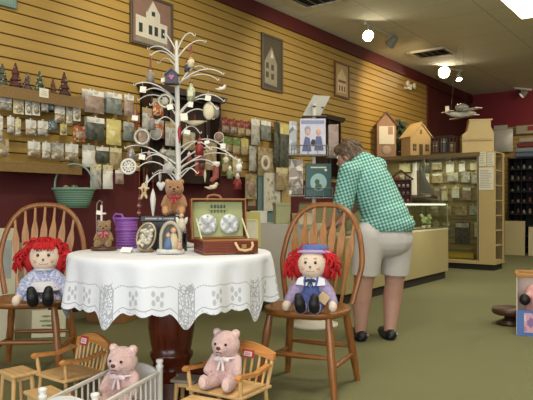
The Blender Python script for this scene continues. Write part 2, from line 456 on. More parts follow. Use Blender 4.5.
def card_at(px0, py0, px1, py1, X, label, name='price_card', hexc='#e6e0cc', cat='card', tilt=0, group=None):
    cx = (px0+px1)/2; p = onX(cx, py1, X); zt = onX(cx, py0, X).z
    w = abs(onX(px1, py1, X).y-onX(px0, py1, X).y)
    m = MB(); m.box((0, 0, (zt-p.z)/2), (w, .004, zt-p.z), rx=tilt); m.mi = 1
    for k in range(3): m.box((0, -.0026, (zt-p.z)*(.28+.2*k)), (w*(.7-.12*k), .001, (zt-p.z)*.05))
    o = build(m, name, [mat(hexc, .6, .04), mat('#9c958a', .7)], loc=p, rotz=PI/2)
    return tag(o, label, cat, group)
card_at(39.5, 88.5, 48.5, 97.5, xf1+.004, 'white price card stuck to the front of the figurine shelf', 'shelf_price_card')

CLEAR = [printed('bag_goods_1', '#a09a8a', ['#8a8478', '#b5ad9c', '#c2beb2', '#706a60'], 45, .7, .25, 1),
         printed('bag_goods_2', '#908c80', ['#767a74', '#a5aaa2', '#bdb8a6', '#80705c'], 45, .7, .25, 2),
         printed('bag_goods_3', '#a08a68', ['#8c785c', '#bcae92', '#928c7e', '#75644e'], 50, .7, .25, 3),
         printed('bag_goods_4', '#b9ae98', ['#cbc3b0', '#9c917e', '#a58464', '#858a7e'], 55, .6, .25, 4)]
CARDS = {'white': printed('card_white', '#dbd8cd', ['#cdc9bd', '#bdb8ac', '#e2dfd6'], 28, .4, .5, 5),
         'cream': printed('card_cream', '#cfc59c', ['#b7ae86', '#d9d0ac', '#a39c74'], 60, .35, .5, 6),
         'grey': printed('card_grey', '#aaa79c', ['#9a978c', '#b8b5aa', '#8c897f'], 26, .5, .5, 7),
         'blue': printed('card_blue', '#3f6a86', ['#2c4f68', '#7fa0b0', '#c2c8c6'], 90, .4, .5, 8),
         'yellow': printed('card_yellow', '#c8ba74', ['#cfc283', '#bcae66', '#d8d0a0'], 25, .3, .5, 9),
         'orange': printed('card_orange', '#a4562c', ['#b5693a', '#c8ac88', '#8e4230'], 45, .6, .5, 10),
         'red': printed('card_red', '#8e3630', ['#9c463c', '#b07a6c', '#70302a'], 45, .5, .5, 11),
         'green': printed('card_green', '#6f8a4c', ['#80965a', '#5c7848', '#a0a87a'], 45, .5, .5, 12),
         'dark': printed('card_dark', '#44483f', ['#50544a', '#383b34', '#5a5a4e'], 30, .5, .4, 13),
         'tan': printed('card_tan', '#a2906c', ['#94805c', '#b3a07a', '#867350'], 26, .5, .5, 14),
         'slate': printed('card_slate', '#70766e', ['#7c827a', '#626862', '#888c82'], 25, .5, .4, 15),
         'brownp': printed('card_brown', '#937d70', ['#9c8678', '#85705f', '#a39284'], 25, .5, .4, 16)}
def pack(px0, py0, px1, py1, off, kind, head, body, label, group, name='blister_pack', cat='packet', hk=None):
    X = WX+off; cx = (px0+px1)/2
    p = onX(cx, py1, X); zt = onX(cx, py0, X).z
    w = abs(onX(px1, (py0+py1)/2, X).y-onX(px0, (py0+py1)/2, X).y)*.94; h = zt-p.z
    t = thing(name, label, cat, p, PI/2, group)
    hh = {'card': .5, 'bag': .24, 'blister': 1.0, 'book': 1.0}[kind]
    m = MB(); m.box((0, 0, h-h*hh/2), (w, .005, h*hh)); m.mi = 0
    m.box((0, 0, h+.006), (.022, .005, .014))
    build(m, 'hanging_card', CARDS[head], t)
    m = MB(); m.tube([(0, -.02, h+.012), (0, -.005, h+.004), (0, (hk or off-.012), h+.006)], .0025, 5); build(m, 'peg_hook', mat('#8a867a', .4, metal=1), t)
    if kind == 'book': return t
    m = MB()
    if kind == 'blister':
        m.ell((0, -.008, h*.4), (w*.36, .016, h*.3), nu=10, nv=6)
        build(m, 'blister', body, t)
    else:
        zb = h*(1-hh); n = 5
        def fn(u, v):
            b = .022*max(0, 1-abs(2*v-1)**3)*(1-abs(2*u-1)**3)
            return (w*(u-.5)*(1+.04*sin(7*v)), -b-.002, zb*v)
        m.grid(fn, 6, 6)
        m.grid(lambda u, v: (w*(.5-u), .002, zb*v), 2, 2)
        build(m, 'bag', body, t)
    return t
def row(name, items, gp, first=0):
    for k, it in enumerate(items):
        x0, y0, x1, y1, kind, head, b, desc = it
        pack(x0, y0, x1, y1, .19, kind, head, CLEAR[b], f'{desc}, {ORD[k+first]} along {name}', gp)
row('the top peg row under the figurine shelf', [
    (-1, 95, 12, 110, 'card', 'white', 1, 'white-headed craft bag'), (13, 98.5, 24, 114, 'blister', 'cream', 3, 'cream craft pack'),
    (25, 100, 31.5, 115, 'blister', 'white', 0, 'slim white craft pack'), (32, 100.5, 40, 115.5, 'blister', 'white', 2, 'white craft pack'),
    (41, 102, 48.5, 112, 'card', 'white', 0, 'small white-topped bag'), (49, 103, 54, 110, 'blister', 'blue', 1, 'little blue pack'),
    (54.5, 104.5, 65, 123, 'card', 'white', 2, 'long white-topped bag'), (66, 106, 72.5, 125, 'card', 'grey', 3, 'narrow grey-topped bag'),
    (73, 107.5, 80.5, 121, 'blister', 'white', 2, 'pale craft pack')], 'small packs on the top peg row')
row('the middle peg row under the figurine shelf', [
    (-4, 116, 3, 143, 'card', 'white', 3, 'tall white bag'), (7, 117, 14.5, 134, 'card', 'white', 0, 'white-topped bag'),
    (15, 119, 21, 136, 'card', 'cream', 3, 'cream-topped bag'), (25.5, 120, 36.5, 135, 'card', 'white', 3, 'wide white-topped bag'),
    (37.5, 121, 48.5, 136, 'card', 'white', 0, 'wide white craft bag'), (49, 121.5, 57, 130, 'blister', 'blue', 1, 'little blue pack'),
    (60, 124, 67, 135, 'blister', 'yellow', 2, 'small yellow pack'), (73, 126, 85, 141.5, 'blister', 'orange', 2, 'orange and red craft pack')], 'small packs on the middle peg row')
row('the lowest peg row above the bottom shelf', [
    (-3, 139, 9, 157, 'card', 'tan', 2, 'tan bag of small parts'), (27.5, 141.5, 40.5, 157, 'card', 'white', 2, 'white-topped bag of brown parts'),
    (42, 142.5, 50.5, 159, 'card', 'white', 3, 'pale bag of small parts'), (51, 143, 64, 160, 'card', 'grey', 2, 'grey-topped bag of brown parts'),
    (65, 144, 78.5, 161, 'card', 'white', 2, 'wide pale bag of brown parts')], 'small packs on the lowest peg row')
# big hanging bags right of the shelf; the ones behind share their hook
BIG = 'large craft bags hung near the end of the shelves'
for x0, y0, x1, y1, h, b, lb in [
    (84, 90.5, 104.5, 113, 'white', 'brownp', 'large bag of brown felt sheets, top of the first big-bag column'),
    (106, 93, 122.5, 114, 'white', 'slate', 'large bag of slate-grey sheets in the top big-bag row'),
    (124, 95, 134, 116, 'white', 'brownp', 'brown bag beside the ornament tree at the top of the big-bag rows'),
    (86.5, 117.5, 105, 140.5, 'white', 'dark', 'large dark green bag in the second big-bag row'),
    (106, 119.5, 121.5, 145, 'yellow', 'yellow', 'large plain yellow bag right of the dark green one'),
    (123, 122, 134, 141, 'grey', 'slate', 'grey bag beside the yellow bag, next to the ornament tree'),
    (82, 145, 95.5, 167, 'grey', 'white', 'pale clear bag at the end of the bottom shelf'),
    (96, 147, 109, 163, 'white', 'dark', 'dark bag with a white header below the large dark green bag'),
    (109.5, 148, 122, 166, 'cream', 'tan', 'tan bag with a cream header below the large yellow bag'),
    (90, 164, 101.5, 189, 'cream', 'grey', 'clear grey bag with cream header hanging lowest, over the dark red wall'),
    (102.5, 165, 113, 189, 'cream', 'white', 'clear whitish bag with cream header hanging lowest, beside the grey one'),
    (115, 170, 124, 184, 'white', 'brownp', 'small mauve-brown bag hanging low beside the two clear bags')]:
    pack(x0, y0, x1, y1, .16, 'bag', h, CARDS[b], lb, BIG, 'craft_bag', 'bag', hk=.03 if ('brown felt' in lb or 'slate-grey sheets' in lb or lb.startswith('large dark green')) else None)
for x0, y0, x1, y1, h, b, lb in [
    (81.5, 90, 100, 113, 'white', 'grey', 'grey sheet bag tucked behind the large brown felt bag'),
    (103.5, 92.5, 119, 113, 'grey', 'grey', 'pale bag tucked behind the slate-grey sheets'),
    (84, 117.5, 101, 139, 'grey', 'grey', 'pale bag tucked behind the large dark green bag')]:
    pack(x0, y0, x1, y1, .10, 'bag', h, CARDS[b], lb, BIG, 'craft_bag', 'bag')
# packs behind and right of the ornament tree
mk = 0
MID = 'packets hung between the dark cabinets'
for x0, y0, x1, y1, kind, h, b, lb in [
    (222, 118, 230, 133, 'card', 'red', 'brownp', 'first red-topped bag of the red row right of the dark cabinet'),
    (230.5, 119.5, 237.5, 134, 'card', 'red', 'brownp', 'second red-topped bag of the red row right of the dark cabinet'),
    (238, 121, 245, 135, 'card', 'red', 'tan', 'third red-topped bag of the red row right of the dark cabinet'),
    (245.5, 122, 252, 136, 'card', 'red', 'tan', 'fourth red-topped bag, at the end of the red row'),
    (222, 137, 232, 152, 'card', 'green', 'tan', 'green-topped bag below the first red-topped bag'),
    (233, 138, 240.5, 154, 'card', 'green', 'tan', 'green-topped bag in the middle of the green row'),
    (241, 138.5, 248.5, 155, 'card', 'yellow', 'tan', 'yellow-green topped bag at the end of the green row'),
    (222, 157, 231, 172, 'card', 'green', 'tan', 'lower green-topped bag close behind the ornament tree branches'),
    (232.5, 158, 241.5, 176, 'card', 'cream', 'tan', 'cream-topped tan bag below the green row'),
    (249, 146, 256.5, 171, 'bag', 'grey', 'grey', 'tall pale grey bag left of the round white doily pack'),
    (251, 119, 260, 145, 'bag', 'white', 'grey', 'tall clear bag hung right of the red row'),
    (261, 121, 271, 140, 'bag', 'white', 'slate', 'grey bag hung beside the tall clear bag'),
    (257.5, 148, 274.5, 176, 'bag', 'tan', 'tan', 'kraft pack behind the round white doily'),
    (274, 122, 279.5, 166, 'bag', 'dark', 'dark', 'long narrow black bag left of the yellow-headed one'),
    (280, 124, 289.5, 167, 'bag', 'yellow', 'dark', 'long dark bag with a yellow header'),
    (290, 122, 297.5, 156, 'bag', 'grey', 'grey', 'grey bag hung against the wall left of the magazine stand'),
    (245, 174, 257, 199, 'blister', 'tan', 'brownp', 'brown card pack low on the wall above the picnic case'),
    (276, 168, 288, 190, 'bag', 'cream', 'tan', 'cream and tan pack behind the hanging print')]:
    pack(x0, y0, x1, y1, .09+.03*(mk % 3), kind, h, CARDS[b], lb, MID, 'craft_bag', 'bag'); mk += 1
# round doily
p = onX(265.5, 163, WX+.18); t = tag(build((lambda m: (m.lathe([(.055, 0), (.095, .0), (.1, .004), (.095, .008), (.055, .008), (.05, .004), (.055, 0)], 24, MX.Rotation(PI/2, 4, 'X')), m)[1])(MB()), 'doily', mat('#cfc9bb', .8), loc=p, rotz=PI/2), 'round white ring doily in front of the kraft pack', 'doily')
t.name = 'hanging_doily'
# flat boards and prints
def board(px0, py0, px1, py1, off, hexc, label, name='craft_board', cat='board', paper=None):
    X = WX+off; cx = (px0+px1)/2; p = onX(cx, py1, X); zt = onX(cx, py0, X).z; w = abs(onX(px1, py1, X).y-onX(px0, py1, X).y); h = zt-p.z
    t = thing(name, label, cat, p, PI/2)
    m = MB(); m.box((0, 0, h/2), (w, .012, h)); build(m, 'hanging_panel', hexc if not isinstance(hexc, str) else mat(hexc, .7, .12, 14), t, bev=.002)
    if paper:
        m = MB(); m.box((0, -.008, h*paper[1]), (w*paper[2], .004, h*paper[3])); build(m, 'sheet', paper[0], t)
    return t
board(258, 171, 281, 223, .07, '#66807e', 'teal-grey board hanging low behind the white print')
PRINT = printed('print_sheet', '#d2cdb9', ['#b0aa98', '#8a9088', '#c4bda8'], 26, .4, .6, 20)
board(264, 173, 280, 211, .10, '#cfc9b6', 'white print sheet with grey pictures, hung over the teal board', 'print_sheet', 'print', (PRINT, .55, .8, .6))
board(281.5, 180, 290.5, 213, .08, '#b3965e', 'narrow tan board right of the white print')
board(246, 176, 256.5, 210, .06, '#5c4030', 'brown framed board left of the teal board', 'craft_board', 'board', (mat('#a88f66', .7), .5, .7, .75))
# dark wall cabinets
DKW = wood('#2c1a12', .6, 'Z', .4)
def hutch(px0, px1, py0, py1, depth, label, shelves=2):
    X = WX+.03; cx = (px0+px1)/2
    a = onX(px0, py1, X+depth); b = onX(px1, py1, X+depth); z0 = a.z; z1 = onX(cx, py0, X+depth).z; w = b.y-a.y; h = z1-z0
    t = thing('wall_cabinet', label, 'cabinet', (X, (a.y+b.y)/2, z0), PI/2)
    m = MB(); m.box((0, -.008, h/2), (w, .016, h)); build(m, 'back_panel', mat('#3a2a20', .7), t)
    for s in (-1, 1):
        m = MB(); m.box((s*(w/2-.012), -depth/2, h/2), (.024, depth, h)); build(m, 'side_panel', DKW, t)
    for k in range(shelves+1):
        m = MB(); m.box((0, -depth/2, .012+k*(h-.03)/(shelves)), (w-.05, depth-.01, .022)); build(m, 'shelf', DKW, t)
    m = MB()
    prof = [(-w/2-.01, h), (-w/2-.02, h+.02), (-w/2-.05, h+.05), (-w/2-.055, h+.07), (w/2+.055, h+.07), (w/2+.05, h+.05), (w/2+.02, h+.02), (w/2+.01, h)]
    m.prism(prof, -depth-.05, 0); build(m, 'cornice', DKW, t, bev=.004)
    for s in (-1, 1):
        m = MB(); m.box((s*w*.26, -depth-.008, h/2), (.03, .02, h)); build(m, 'door_stile', DKW, t)
    return t, w, h, z0
H1, hw, hh, hz = hutch(151, 221, 97, 182, .16, 'dark brown wall cabinet with a cornice behind the ornament tree')
hutch(325, 341, 121, 178, .16, 'narrow dark wall cabinet with a cornice behind the magazine stand', 2)
# goods seen inside / on front of the dark cabinet
for k, (px, py0, py1, w, c, lb) in enumerate([
    (158, 99, 116, 11, 'orange', 'orange-brown bag hung on the front of the dark cabinet, uppermost'),
    (159, 120, 138, 10, 'orange', 'orange-brown bag hung lower on the dark cabinet front'),
    (171, 122, 146, 12, 'grey', 'grey patterned bag on the dark cabinet front behind the tree'),
    (189, 132, 150, 13, 'tan', 'tan bag on the dark cabinet behind the tree pole'),
    (211, 142, 170, 12, 'tan', 'long tan bag at the dark cabinet edge behind the branches'),
    (170, 150, 172, 12, 'slate', 'slate bag low on the dark cabinet front'),
    (147, 108, 130, 10, 'grey', 'grey bag at the near edge of the dark cabinet'),
    (143, 128, 147, 10, 'brownp', 'brown bag left of the dark cabinet behind the tree'),
    (200, 150, 176, 11, 'red', 'dull red bag low on the dark cabinet front')]):
    pack(px-w/2, py0, px+w/2, py1, .27+.035*(k % 3), 'bag', 'grey' if k % 2 else 'tan', CARDS[c], lb, 'bags hung on the dark cabinet', 'craft_bag', 'bag', hk=.045+.035*(k % 3))

# green basket hung by its handle under the bottom shelf
p = onX(74, 208, WX+.30); Zb = (p-CAM).dot(FWD); sc = Zb/FPX
b = thing('basket', 'green woven basket with a tall hoop handle hanging below the bottom shelf', 'basket', p, TH)
gm = NT('green_wicker'); o = gm.obj(); s = gm.sep(o)
wv = gm.ma('SINE', gm.ma('MULTIPLY', s[2], 330)); c = lin('#66876e')
gm.col(gm.mix(gm.ma('MULTIPLY_ADD', wv, .5, .5), mul(c, .75), mul(c, 1.25))); gm.b.inputs['Roughness'].default_value = .6; gm.bump(wv, .4, .006)
rw = 21*sc; hb = 19*sc; m = MB()
m.lathe([(0, 0), (rw*.66, 0), (rw*.78, hb*.3), (rw*.95, hb*.85), (rw*1.0, hb), (rw*.96, hb), (rw*.9, hb*.85), (rw*.7, hb*.2), (0, hb*.12)], 32, sy=.7)
build(m, 'bowl', gm.m, b)
m = MB(); m.tube([(rw*cos(a), rw*.7*sin(a), hb) for a in [2*PI*k/32 for k in range(33)]], .012, 8); build(m, 'rim', mat('#7a977f', .6), b)
m = MB(); m.tube([(-rw*.92*cos(a)*(1 if abs(cos(a)) < .8 else 1), 0, hb+ (44*sc-hb)*sin(a)**.8) for a in [PI*k/20 for k in range(21)]], .009, 8, flat=1.5); build(m, 'hanging_hoop', mat('#84988a', .6), b)
m = MB()
for k in range(9): m.ell((R.uniform(-.6, .6)*rw, R.uniform(-.3, .3)*rw, hb*R.uniform(.9, 1.12)), (rw*.16, rw*.14, hb*.14), nu=8, nv=5)
tag(build(m, 'basket_filling', printed('filling', '#4e6a50', ['#8a4c3a', '#2e4c48', '#7a8a60', '#a89a70'], 50, .6, .7, 30), loc=p, rotz=TH), 'heap of small green and red trimmings inside the green basket', 'trimmings', kind='stuff')
m = MB(); q = p+V((0, 0, 44*sc)); m.tube([q+V((0, 0, -.006)), q+V((0, 0, .012)), V((WX+.24, q.y, q.z+.03)), V((WX+.1, q.y, q.z+.03))], .006, 6)
tag(build(m, 'hook', mat('#777064', .4, metal=1)), 'steel hook carrying the green basket', 'hook')

# magazine stand
Zs = 5.15
base = cp(314, Zs); st = thing('magazine_rack', 'revolving magazine rack with wire pockets behind the wooden chair', 'rack', base, TH)
u = Zs/FPX
m = MB(); m.lathe([(0, 0), (.2, 0), (.2, .02), (.03, .05), (0, .05)], 24); build(m, 'base', mat('#d6d0c0', .5), st)
m = MB(); m.tube([(0, 0, .04), (0, 0, 1.84)], .018, 10); build(m, 'pole', mat('#d0cabc', .4), st)
WIRE = mat('#8b887c', .4, metal=.6)
def pocket(x0, x1, z0, y):
    m = MB()
    for z in (z0, z0+.08): m.tube([(x0, .06, z), (x0, y, z), (x1, y, z), (x1, .06, z)], .004, 5)
    for k in range(4):
        x = x0+(x1-x0)*k/3; m.tube([(x, y, z0), (x, y, z0+.08)], .003, 5)
    m.box(((x0+x1)/2, (.05+y)/2, z0), (x1-x0, .06-y, .004))
    build(m, 'wire_pocket', WIRE, st)
def L(px, py): return ((px-314)*u, 1+(205-py)*u)
for (pa, pb, py, y) in ((298, 326, 156, -.10), (287, 304, 196, -.12), (304, 331.5, 198, -.10), (326.8, 339, 157.5, -.07), (288, 297.2, 155.5, -.07)):
    a = L(pa, py); b2 = L(pb, py); pocket(a[0], b2[0], a[1], y)
def mag(px0, py0, px1, py1, y, cover, label, th=.02, extra=None, name='magazine', cat='magazine', lean=.06):
    a = L((px0+px1)/2, py1); w = (px1-px0)*u; h = (py1-py0)*u
    loc = st.matrix_basis if False else (base+MX.Rotation(TH, 3, 'Z') @ V((a[0], y, 0))); loc.z = a[1]
    t = thing(name, label, cat, loc, TH)
    m = MB(); T = MX.Rotation(-lean, 4, 'X')
    m.box((0, 0, h/2), (w, th, h), m=T); build(m, 'cover', cover, t, bev=.003)
    if extra: extra(t, w, h, th, T)
    return t
def figure_art(t, w, h, th, T):
    m = MB()
    m.mi = 0; m.prism([(-w*.42, h*.08), (-w*.05, h*.08), (-w*.12, h*.45), (-w*.3, h*.5)], -th/2-.003, -th/2, T)
    m.prism([(w*.05, h*.1), (w*.42, h*.1), (w*.32, h*.5), (w*.12, h*.5)], -th/2-.003, -th/2, T)
    m.mi = 1; m.ell((-w*.2, -th/2, h*.62), (w*.1, .004, h*.1), T); m.ell((w*.22, -th/2, h*.62), (w*.1, .004, h*.1), T)
    m.mi = 2; m.ell((-w*.2, -th/2+.001, h*.68), (w*.13, .003, h*.12), T); m.prism([(-w*.45, h*.85), (w*.45, h*.85), (w*.45, h*.95), (-w*.45, h*.95)], -th/2-.002, -th/2, T)
    m.mi = 3; m.ell((w*.02, -th/2, h*.32), (w*.1, .004, h*.1), T)
    build(m, 'cover_picture', [mat('#5d6388', .6, .3, 50), mat('#c9a58c', .6), mat('#8b8fae', .6, .2, 30), mat('#2e2a2c', .6)], t)
def oval_art(t, w, h, th, T):
    m = MB()
    m.mi = 0
    pol = [(w*.32*cos(a), h*.42+(h*.28 if 0 < a < PI else h*.28)*sin(a)*(1 if sin(a) > 0 else .85)) for a in [2*PI*k/28 for k in range(28)]]
    m.prism(pol, -th/2-.003, -th/2, T)
    m.mi = 1; m.ell((0, -th/2-.002, h*.3), (w*.14, .005, h*.1), T); m.ell((-w*.05, -th/2-.002, h*.45), (w*.1, .004, h*.08), T)
    m.mi = 2; m.prism([(-w*.3, h*.86), (w*.3, h*.86), (w*.3, h*.9), (-w*.3, h*.9)], -th/2-.002, -th/2, T); m.ell((w*.28, -th/2, h*.8), (w*.06, .003, h*.04), T)
    build(m, 'cover_picture', [mat('#8fb0ac', .5, .15, 20), mat('#3c5a48', .6, .4, 60), mat('#c8cfae', .6)], t)
LAV = mat('#c5c2cc', .35, .15, 18)
mag(299.5, 119.5, 325, 155, -.062, LAV, 'lavender magazine in a clear bag showing two old dolls', .025, figure_art)
mag(328, 125, 338, 156.5, -.03, CARDS['brownp'], 'row-end brownish magazine right of the lavender one', .04)
mag(288.5, 160, 302.5, 195, -.08, printed('portrait_cover', '#b3a796', ['#8d7f70', '#cfc4b4', '#6b6050', '#d8cdbf'], 22, .6, .4, 40), 'pale portrait magazine left of the dark teal book', .03)
mag(289, 122, 296.5, 154.5, -.04, printed('side_cover', '#a9adaf', ['#8c9298', '#c6c9c8', '#70746f'], 22, .6, .3, 41), 'greyish clear-bagged magazine left of the lavender one', .03)
mag(305, 164, 330.5, 197, -.062, mat('#1f4a45', .4, .15, 20), 'dark teal book with an oval picture of plants on its cover', .035, oval_art, 'book', 'book')
# tilted header card on the rack
a = L(314, 116.5); hd = MB(); T = MX.Translation((0, 0, a[1]))
hd.plate([(-.1, -.06), (.1, -.06), (.1, .03), (-.1, .03)], a[1]-.006, a[1])
hd.mi = 1; hd.prism([(-.1, 0), (.05, 0), (.14, .18), (.0, .19)], -.006, 0, T @ MX.Rotation(-.25, 4, 'X'))
hd.mi = 2; hd.ell((.0, -.03, a[1]+.08), (.014, .008, .008)); hd.ell((.07, -.03, a[1]+.07), (.014, .008, .008))
build(hd, 'header_card', [mat('#5e5a50', .5), mat('#a9a79c', .25, .12, 9), mat('#4a4640', .6)], st)
# bowls and white goods on a low bench between rack and counter (seen past the woman)
# ================================================================== counter, tall cabinet and the far end
GL = glass('case_glass', '#f2f6ee', .07)
TANL = mat('#a89a6c', .6, .06, 6); TANP = mat('#b09a66', .6, .07, 6)
ALU = mat('#9d9a8c', .35, .05, metal=.8)
# --- glass showcase (long side faces +X)
SX0, SX1, SY0, SY1 = -3.62, -3.05, 5.45, 8.3
cy = (SY0+SY1)/2; SL = SY1-SY0; SD = SX1-SX0
case = thing('display_counter', 'long tan counter with a glass display top beyond the woman', 'counter', (SX0+SD/2, cy, 0))
m = MB(); m.box((0, 0, .05), (SD-.06, SL-.06, .1)); build(m, 'kick_base', mat('#2a261c', .8), case)
m = MB(); m.box((0, 0, .385), (SD, SL, .57)); build(m, 'lower_panel', TANL, case, bev=.004)
m = MB(); m.box((0, 0, .68), (SD, SL, .02)); build(m, 'deck', mat('#cfc8a8', .5), case)
m = MB()
for sx in (-1, 1):
    for sy in (-1, 0, 1): m.box((sx*(SD/2-.008), sy*(SL/2-.008), .855), (.016, .016, .33))
    m.box((sx*(SD/2-.008), 0, 1.022), (.016, SL, .016)); m.box((sx*(SD/2-.008), 0, .698), (.016, SL, .016))
for sy in (-1, 1): m.box((0, sy*(SL/2-.008), 1.022), (SD, .016, .016))
build(m, 'metal_frame', ALU, case)
m = MB(); m.box((SD/2-.004, 0, .86), (.005, SL-.04, .31)); build(m, 'front_glass', GL, case)
m = MB(); m.box((0, 0, 1.026), (SD-.02, SL-.03, .006)); build(m, 'top_glass', GL, case)
m = MB(); m.box((0, SL/2-.005, .86), (SD-.04, .005, .31)); build(m, 'end_glass', GL, case)
m = MB(); m.box((-SD/2+.005, 0, .86), (.008, SL-.04, .31)); build(m, 'back_panel', mat('#8f8a70', .5), case)
m = MB(); m.box((SD/2-.035, 0, 1.008), (.03, SL-.1, .018)); build(m, 'light_strip', mat('#f4f3d8', .4, .02, emit=2.5), case)
# miniature plants standing in the case
cols = ['#7ba04a', '#a8c46a', '#5e8440', '#c9d9a0', '#8ab060', '#d8d8b0']
for k in range(12):
    y = 6.55+k*.145; x = SX0+SD*R.uniform(.45, .78); h = R.uniform(.07, .16)
    t = thing('miniature_plant', f'small lit green plant, {ORD[k]} from the near end inside the glass counter', 'miniature plant', (x, y, .691), 0, 'small plants inside the glass counter')
    m = MB(); m.lathe([(0, 0), (.022, 0), (.03, .035), (.026, .035), (0, .028)], 10); build(m, 'pot', mat(R.choice(['#d6d0b8', '#b98a5a', '#e6e2cc']), .6), t)
    m = MB()
    for j in range(9):
        a = R.random()*6.3; r = R.uniform(.01, .04); m.ell((r*cos(a), r*sin(a), .035+h*R.uniform(.2, .9)), (.022, .014, .02), nu=6, nv=4, rz=a, ry=.6)
    build(m, 'foliage', mat(cols[k % 6], .6, .3, 60), t)
# sailing boat model on the counter
r0 = ray(420, 205); q = CAM+r0*((-3.3)/r0.x)
zc = 1.03
boat = thing('model_sailboat', 'dark model sailing boat with a tall cream sail on the glass counter', 'model boat', (-3.3, q.y, zc), TH+.1)
ub = (q-CAM).dot(FWD)/FPX
m = MB()
def hull(u, v):
    x = (u-.5)*2; w = .075*(1-abs(x)**2.4); a = PI*(v-.5)
    return (x*.24, w*sin(a), .075+.02*x*x - .07*cos(a)*(1-.35*abs(x)**3))
m.grid(hull, 18, 8); build(m, 'hull', wood('#3a2a1e', .6, 'X', .4), boat)
m = MB(); m.plate([((i/10-1)*.236, .073*(1-abs(i/10-1)**2.4)) for i in range(21)]+[((1-i/10)*.236, -.073*(1-abs(1-i/10)**2.4)) for i in range(21)], .076, .082); build(m, 'deck', wood('#6a5036', .7, 'X'), boat)
m = MB(); m.tube([(-.03, 0, .07), (-.03, 0, .56)], .006, 6); m.tube([(-.03, 0, .12), (.2, 0, .11)], .004, 6); build(m, 'mast', wood('#4a3424', .7), boat)
def sail(P0, P1, P2, b):
    P0, P1, P2 = V(P0), V(P1), V(P2)
    mm = MB(); mm.grid(lambda u, v: P0.lerp(P1, v)*(1-u)+P0.lerp(P2, v)*u+V((0, b*sin(PI*u)*sin(PI*v), 0)), 6, 6); return mm
build(sail((-.05, 0, .55), (-.22, .0, .11), (-.04, 0, .1), -.03), 'sail', mat('#ebe5d2', .7), boat)
build(sail((-.02, 0, .53), (-.015, 0, .13), (.2, 0, .12), -.03), 'sail', mat('#4f4c40', .7, .3, 8), boat)
m = MB(); m.box((0, 0, .006), (.2, .08, .012)); m.box((-.06, 0, .025), (.012, .06, .05)); m.box((.06, 0, .025), (.012, .06, .05)); build(m, 'stand', wood('#2e2018', .7, 'X'), boat)
# red-brown barn-like display house on the counter
r0 = ray(401, 205); q = CAM+r0*((-3.35)/r0.x)
hs = thing('doll_house', 'dark red open-fronted doll house with tiny shelves on the glass counter', 'doll house', (-3.35, q.y, zc), TH-.2)
RED = wood('#5c2418', .7, 'X', .6)
m = MB()
for s in (-1, 1): m.box((s*.125, 0, .15), (.012, .16, .3))
m.box((0, .075, .15), (.25, .01, .3)); build(m, 'walls', RED, hs)
for k in range(4):
    m = MB(); m.box((0, 0, .006+k*.095), (.24, .15, .01)); build(m, 'shelf', RED, hs)
    for j in range(4):
        m = MB(); m.ell((-.08+j*.055, -.03, .03+k*.095), (.018, .018, .02), nu=8, nv=5); build(m, 'ornament', mat(R.choice(['#c8b89a', '#8a7a66', '#a04a3a', '#d8d0c0']), .6), hs)
m = MB()
for s in (-1, 1): m.box((s*.075, 0, .355), (.2, .19, .014), ry=s*.65)
build(m, 'roof', wood('#4a2018', .7, 'X', .6), hs)
# white bowls / cups beside it
for k, (px, y0, c, rr, zz, lb) in enumerate([(385, 5.9, '#c8c0a8', .06, 0, 'cream bowl standing on the counter close to the woman\'s back'), (391, 6.4, '#d8d4c4', .05, 0, 'small white cup on the counter between the bowl and the red doll house')]):
    rr0 = ray(px, 205); q = CAM+rr0*(y0/rr0.y)
    t = thing('bowl' if k == 0 else 'cup', lb, 'bowl' if k == 0 else 'cup', (min(max(q.x, -3.5), -3.15), y0, zc))
    m = MB(); m.lathe([(0, 0), (rr*.5, 0), (rr*.6, .01), (rr, .09), (rr*.94, .09), (rr*.5, .016), (0, .012)], 18); build(m, 'bowl_body', mat(c, .4), t)

# --- tall glass cabinet across the room
CX0, CX1, CY0, CY1, CH = -4.82, -2.8, 9.6, 10.1, 1.815
PX = -3.05
cab = thing('display_cabinet', 'tall tan cabinet with sliding glass front full of packets at the far end', 'cabinet', ((CX0+CX1)/2, (CY0+CY1)/2, 0))
ox, oy = (CX0+CX1)/2, (CY0+CY1)/2
def cbx(name, x0, x1, y0, y1, z0, z1, mt, bev=.003):
    m = MB(); m.box(((x0+x1)/2-ox, (y0+y1)/2-oy, (z0+z1)/2), (x1-x0, y1-y0, z1-z0)); return build(m, name, mt, cab, bev=bev)
cbx('kick_base', CX0+.05, CX1-.03, CY0+.04, CY1-.04, 0, .09, mat('#1d1a14', .8))
cbx('bottom_board', CX0, CX1, CY0, CY1, .09, .14, TANP)
cbx('back_panel', CX0, CX1, CY1-.02, CY1, .14, CH-.06, mat('#8d7a50', .7))
cbx('top_board', CX0, PX+.02, CY0-.01, CY1, CH-.06, CH, wood('#75613e', .8, 'X', .5))
cbx('pilaster', PX, CX1, CY0, CY0+.03, .14, CH-.02, TANP)
cbx('side_panel', PX, PX+.02, CY0+.03, CY1, .14, CH-.02, TANP)
cbx('top_board', PX+.02, CX1, CY0, CY1, CH-.02, CH-.0, TANP)
cbx('side_panel', CX1-.012, CX1, CY1-.10, CY1, .14, CH-.02, TANP)
cbx('glass_door', CX0+.02, -3.9, CY0+.012, CY0+.018, .16, CH-.07, GL, 0)
cbx('glass_door', -3.95, PX-.01, CY0+.024, CY0+.03, .16, CH-.07, GL, 0)
m = MB()
for x in (-3.93, PX-.02): m.box((x-ox, CY0+.02-oy, .95), (.02, .03, 1.6))
build(m, 'door_stile', ALU, cab)
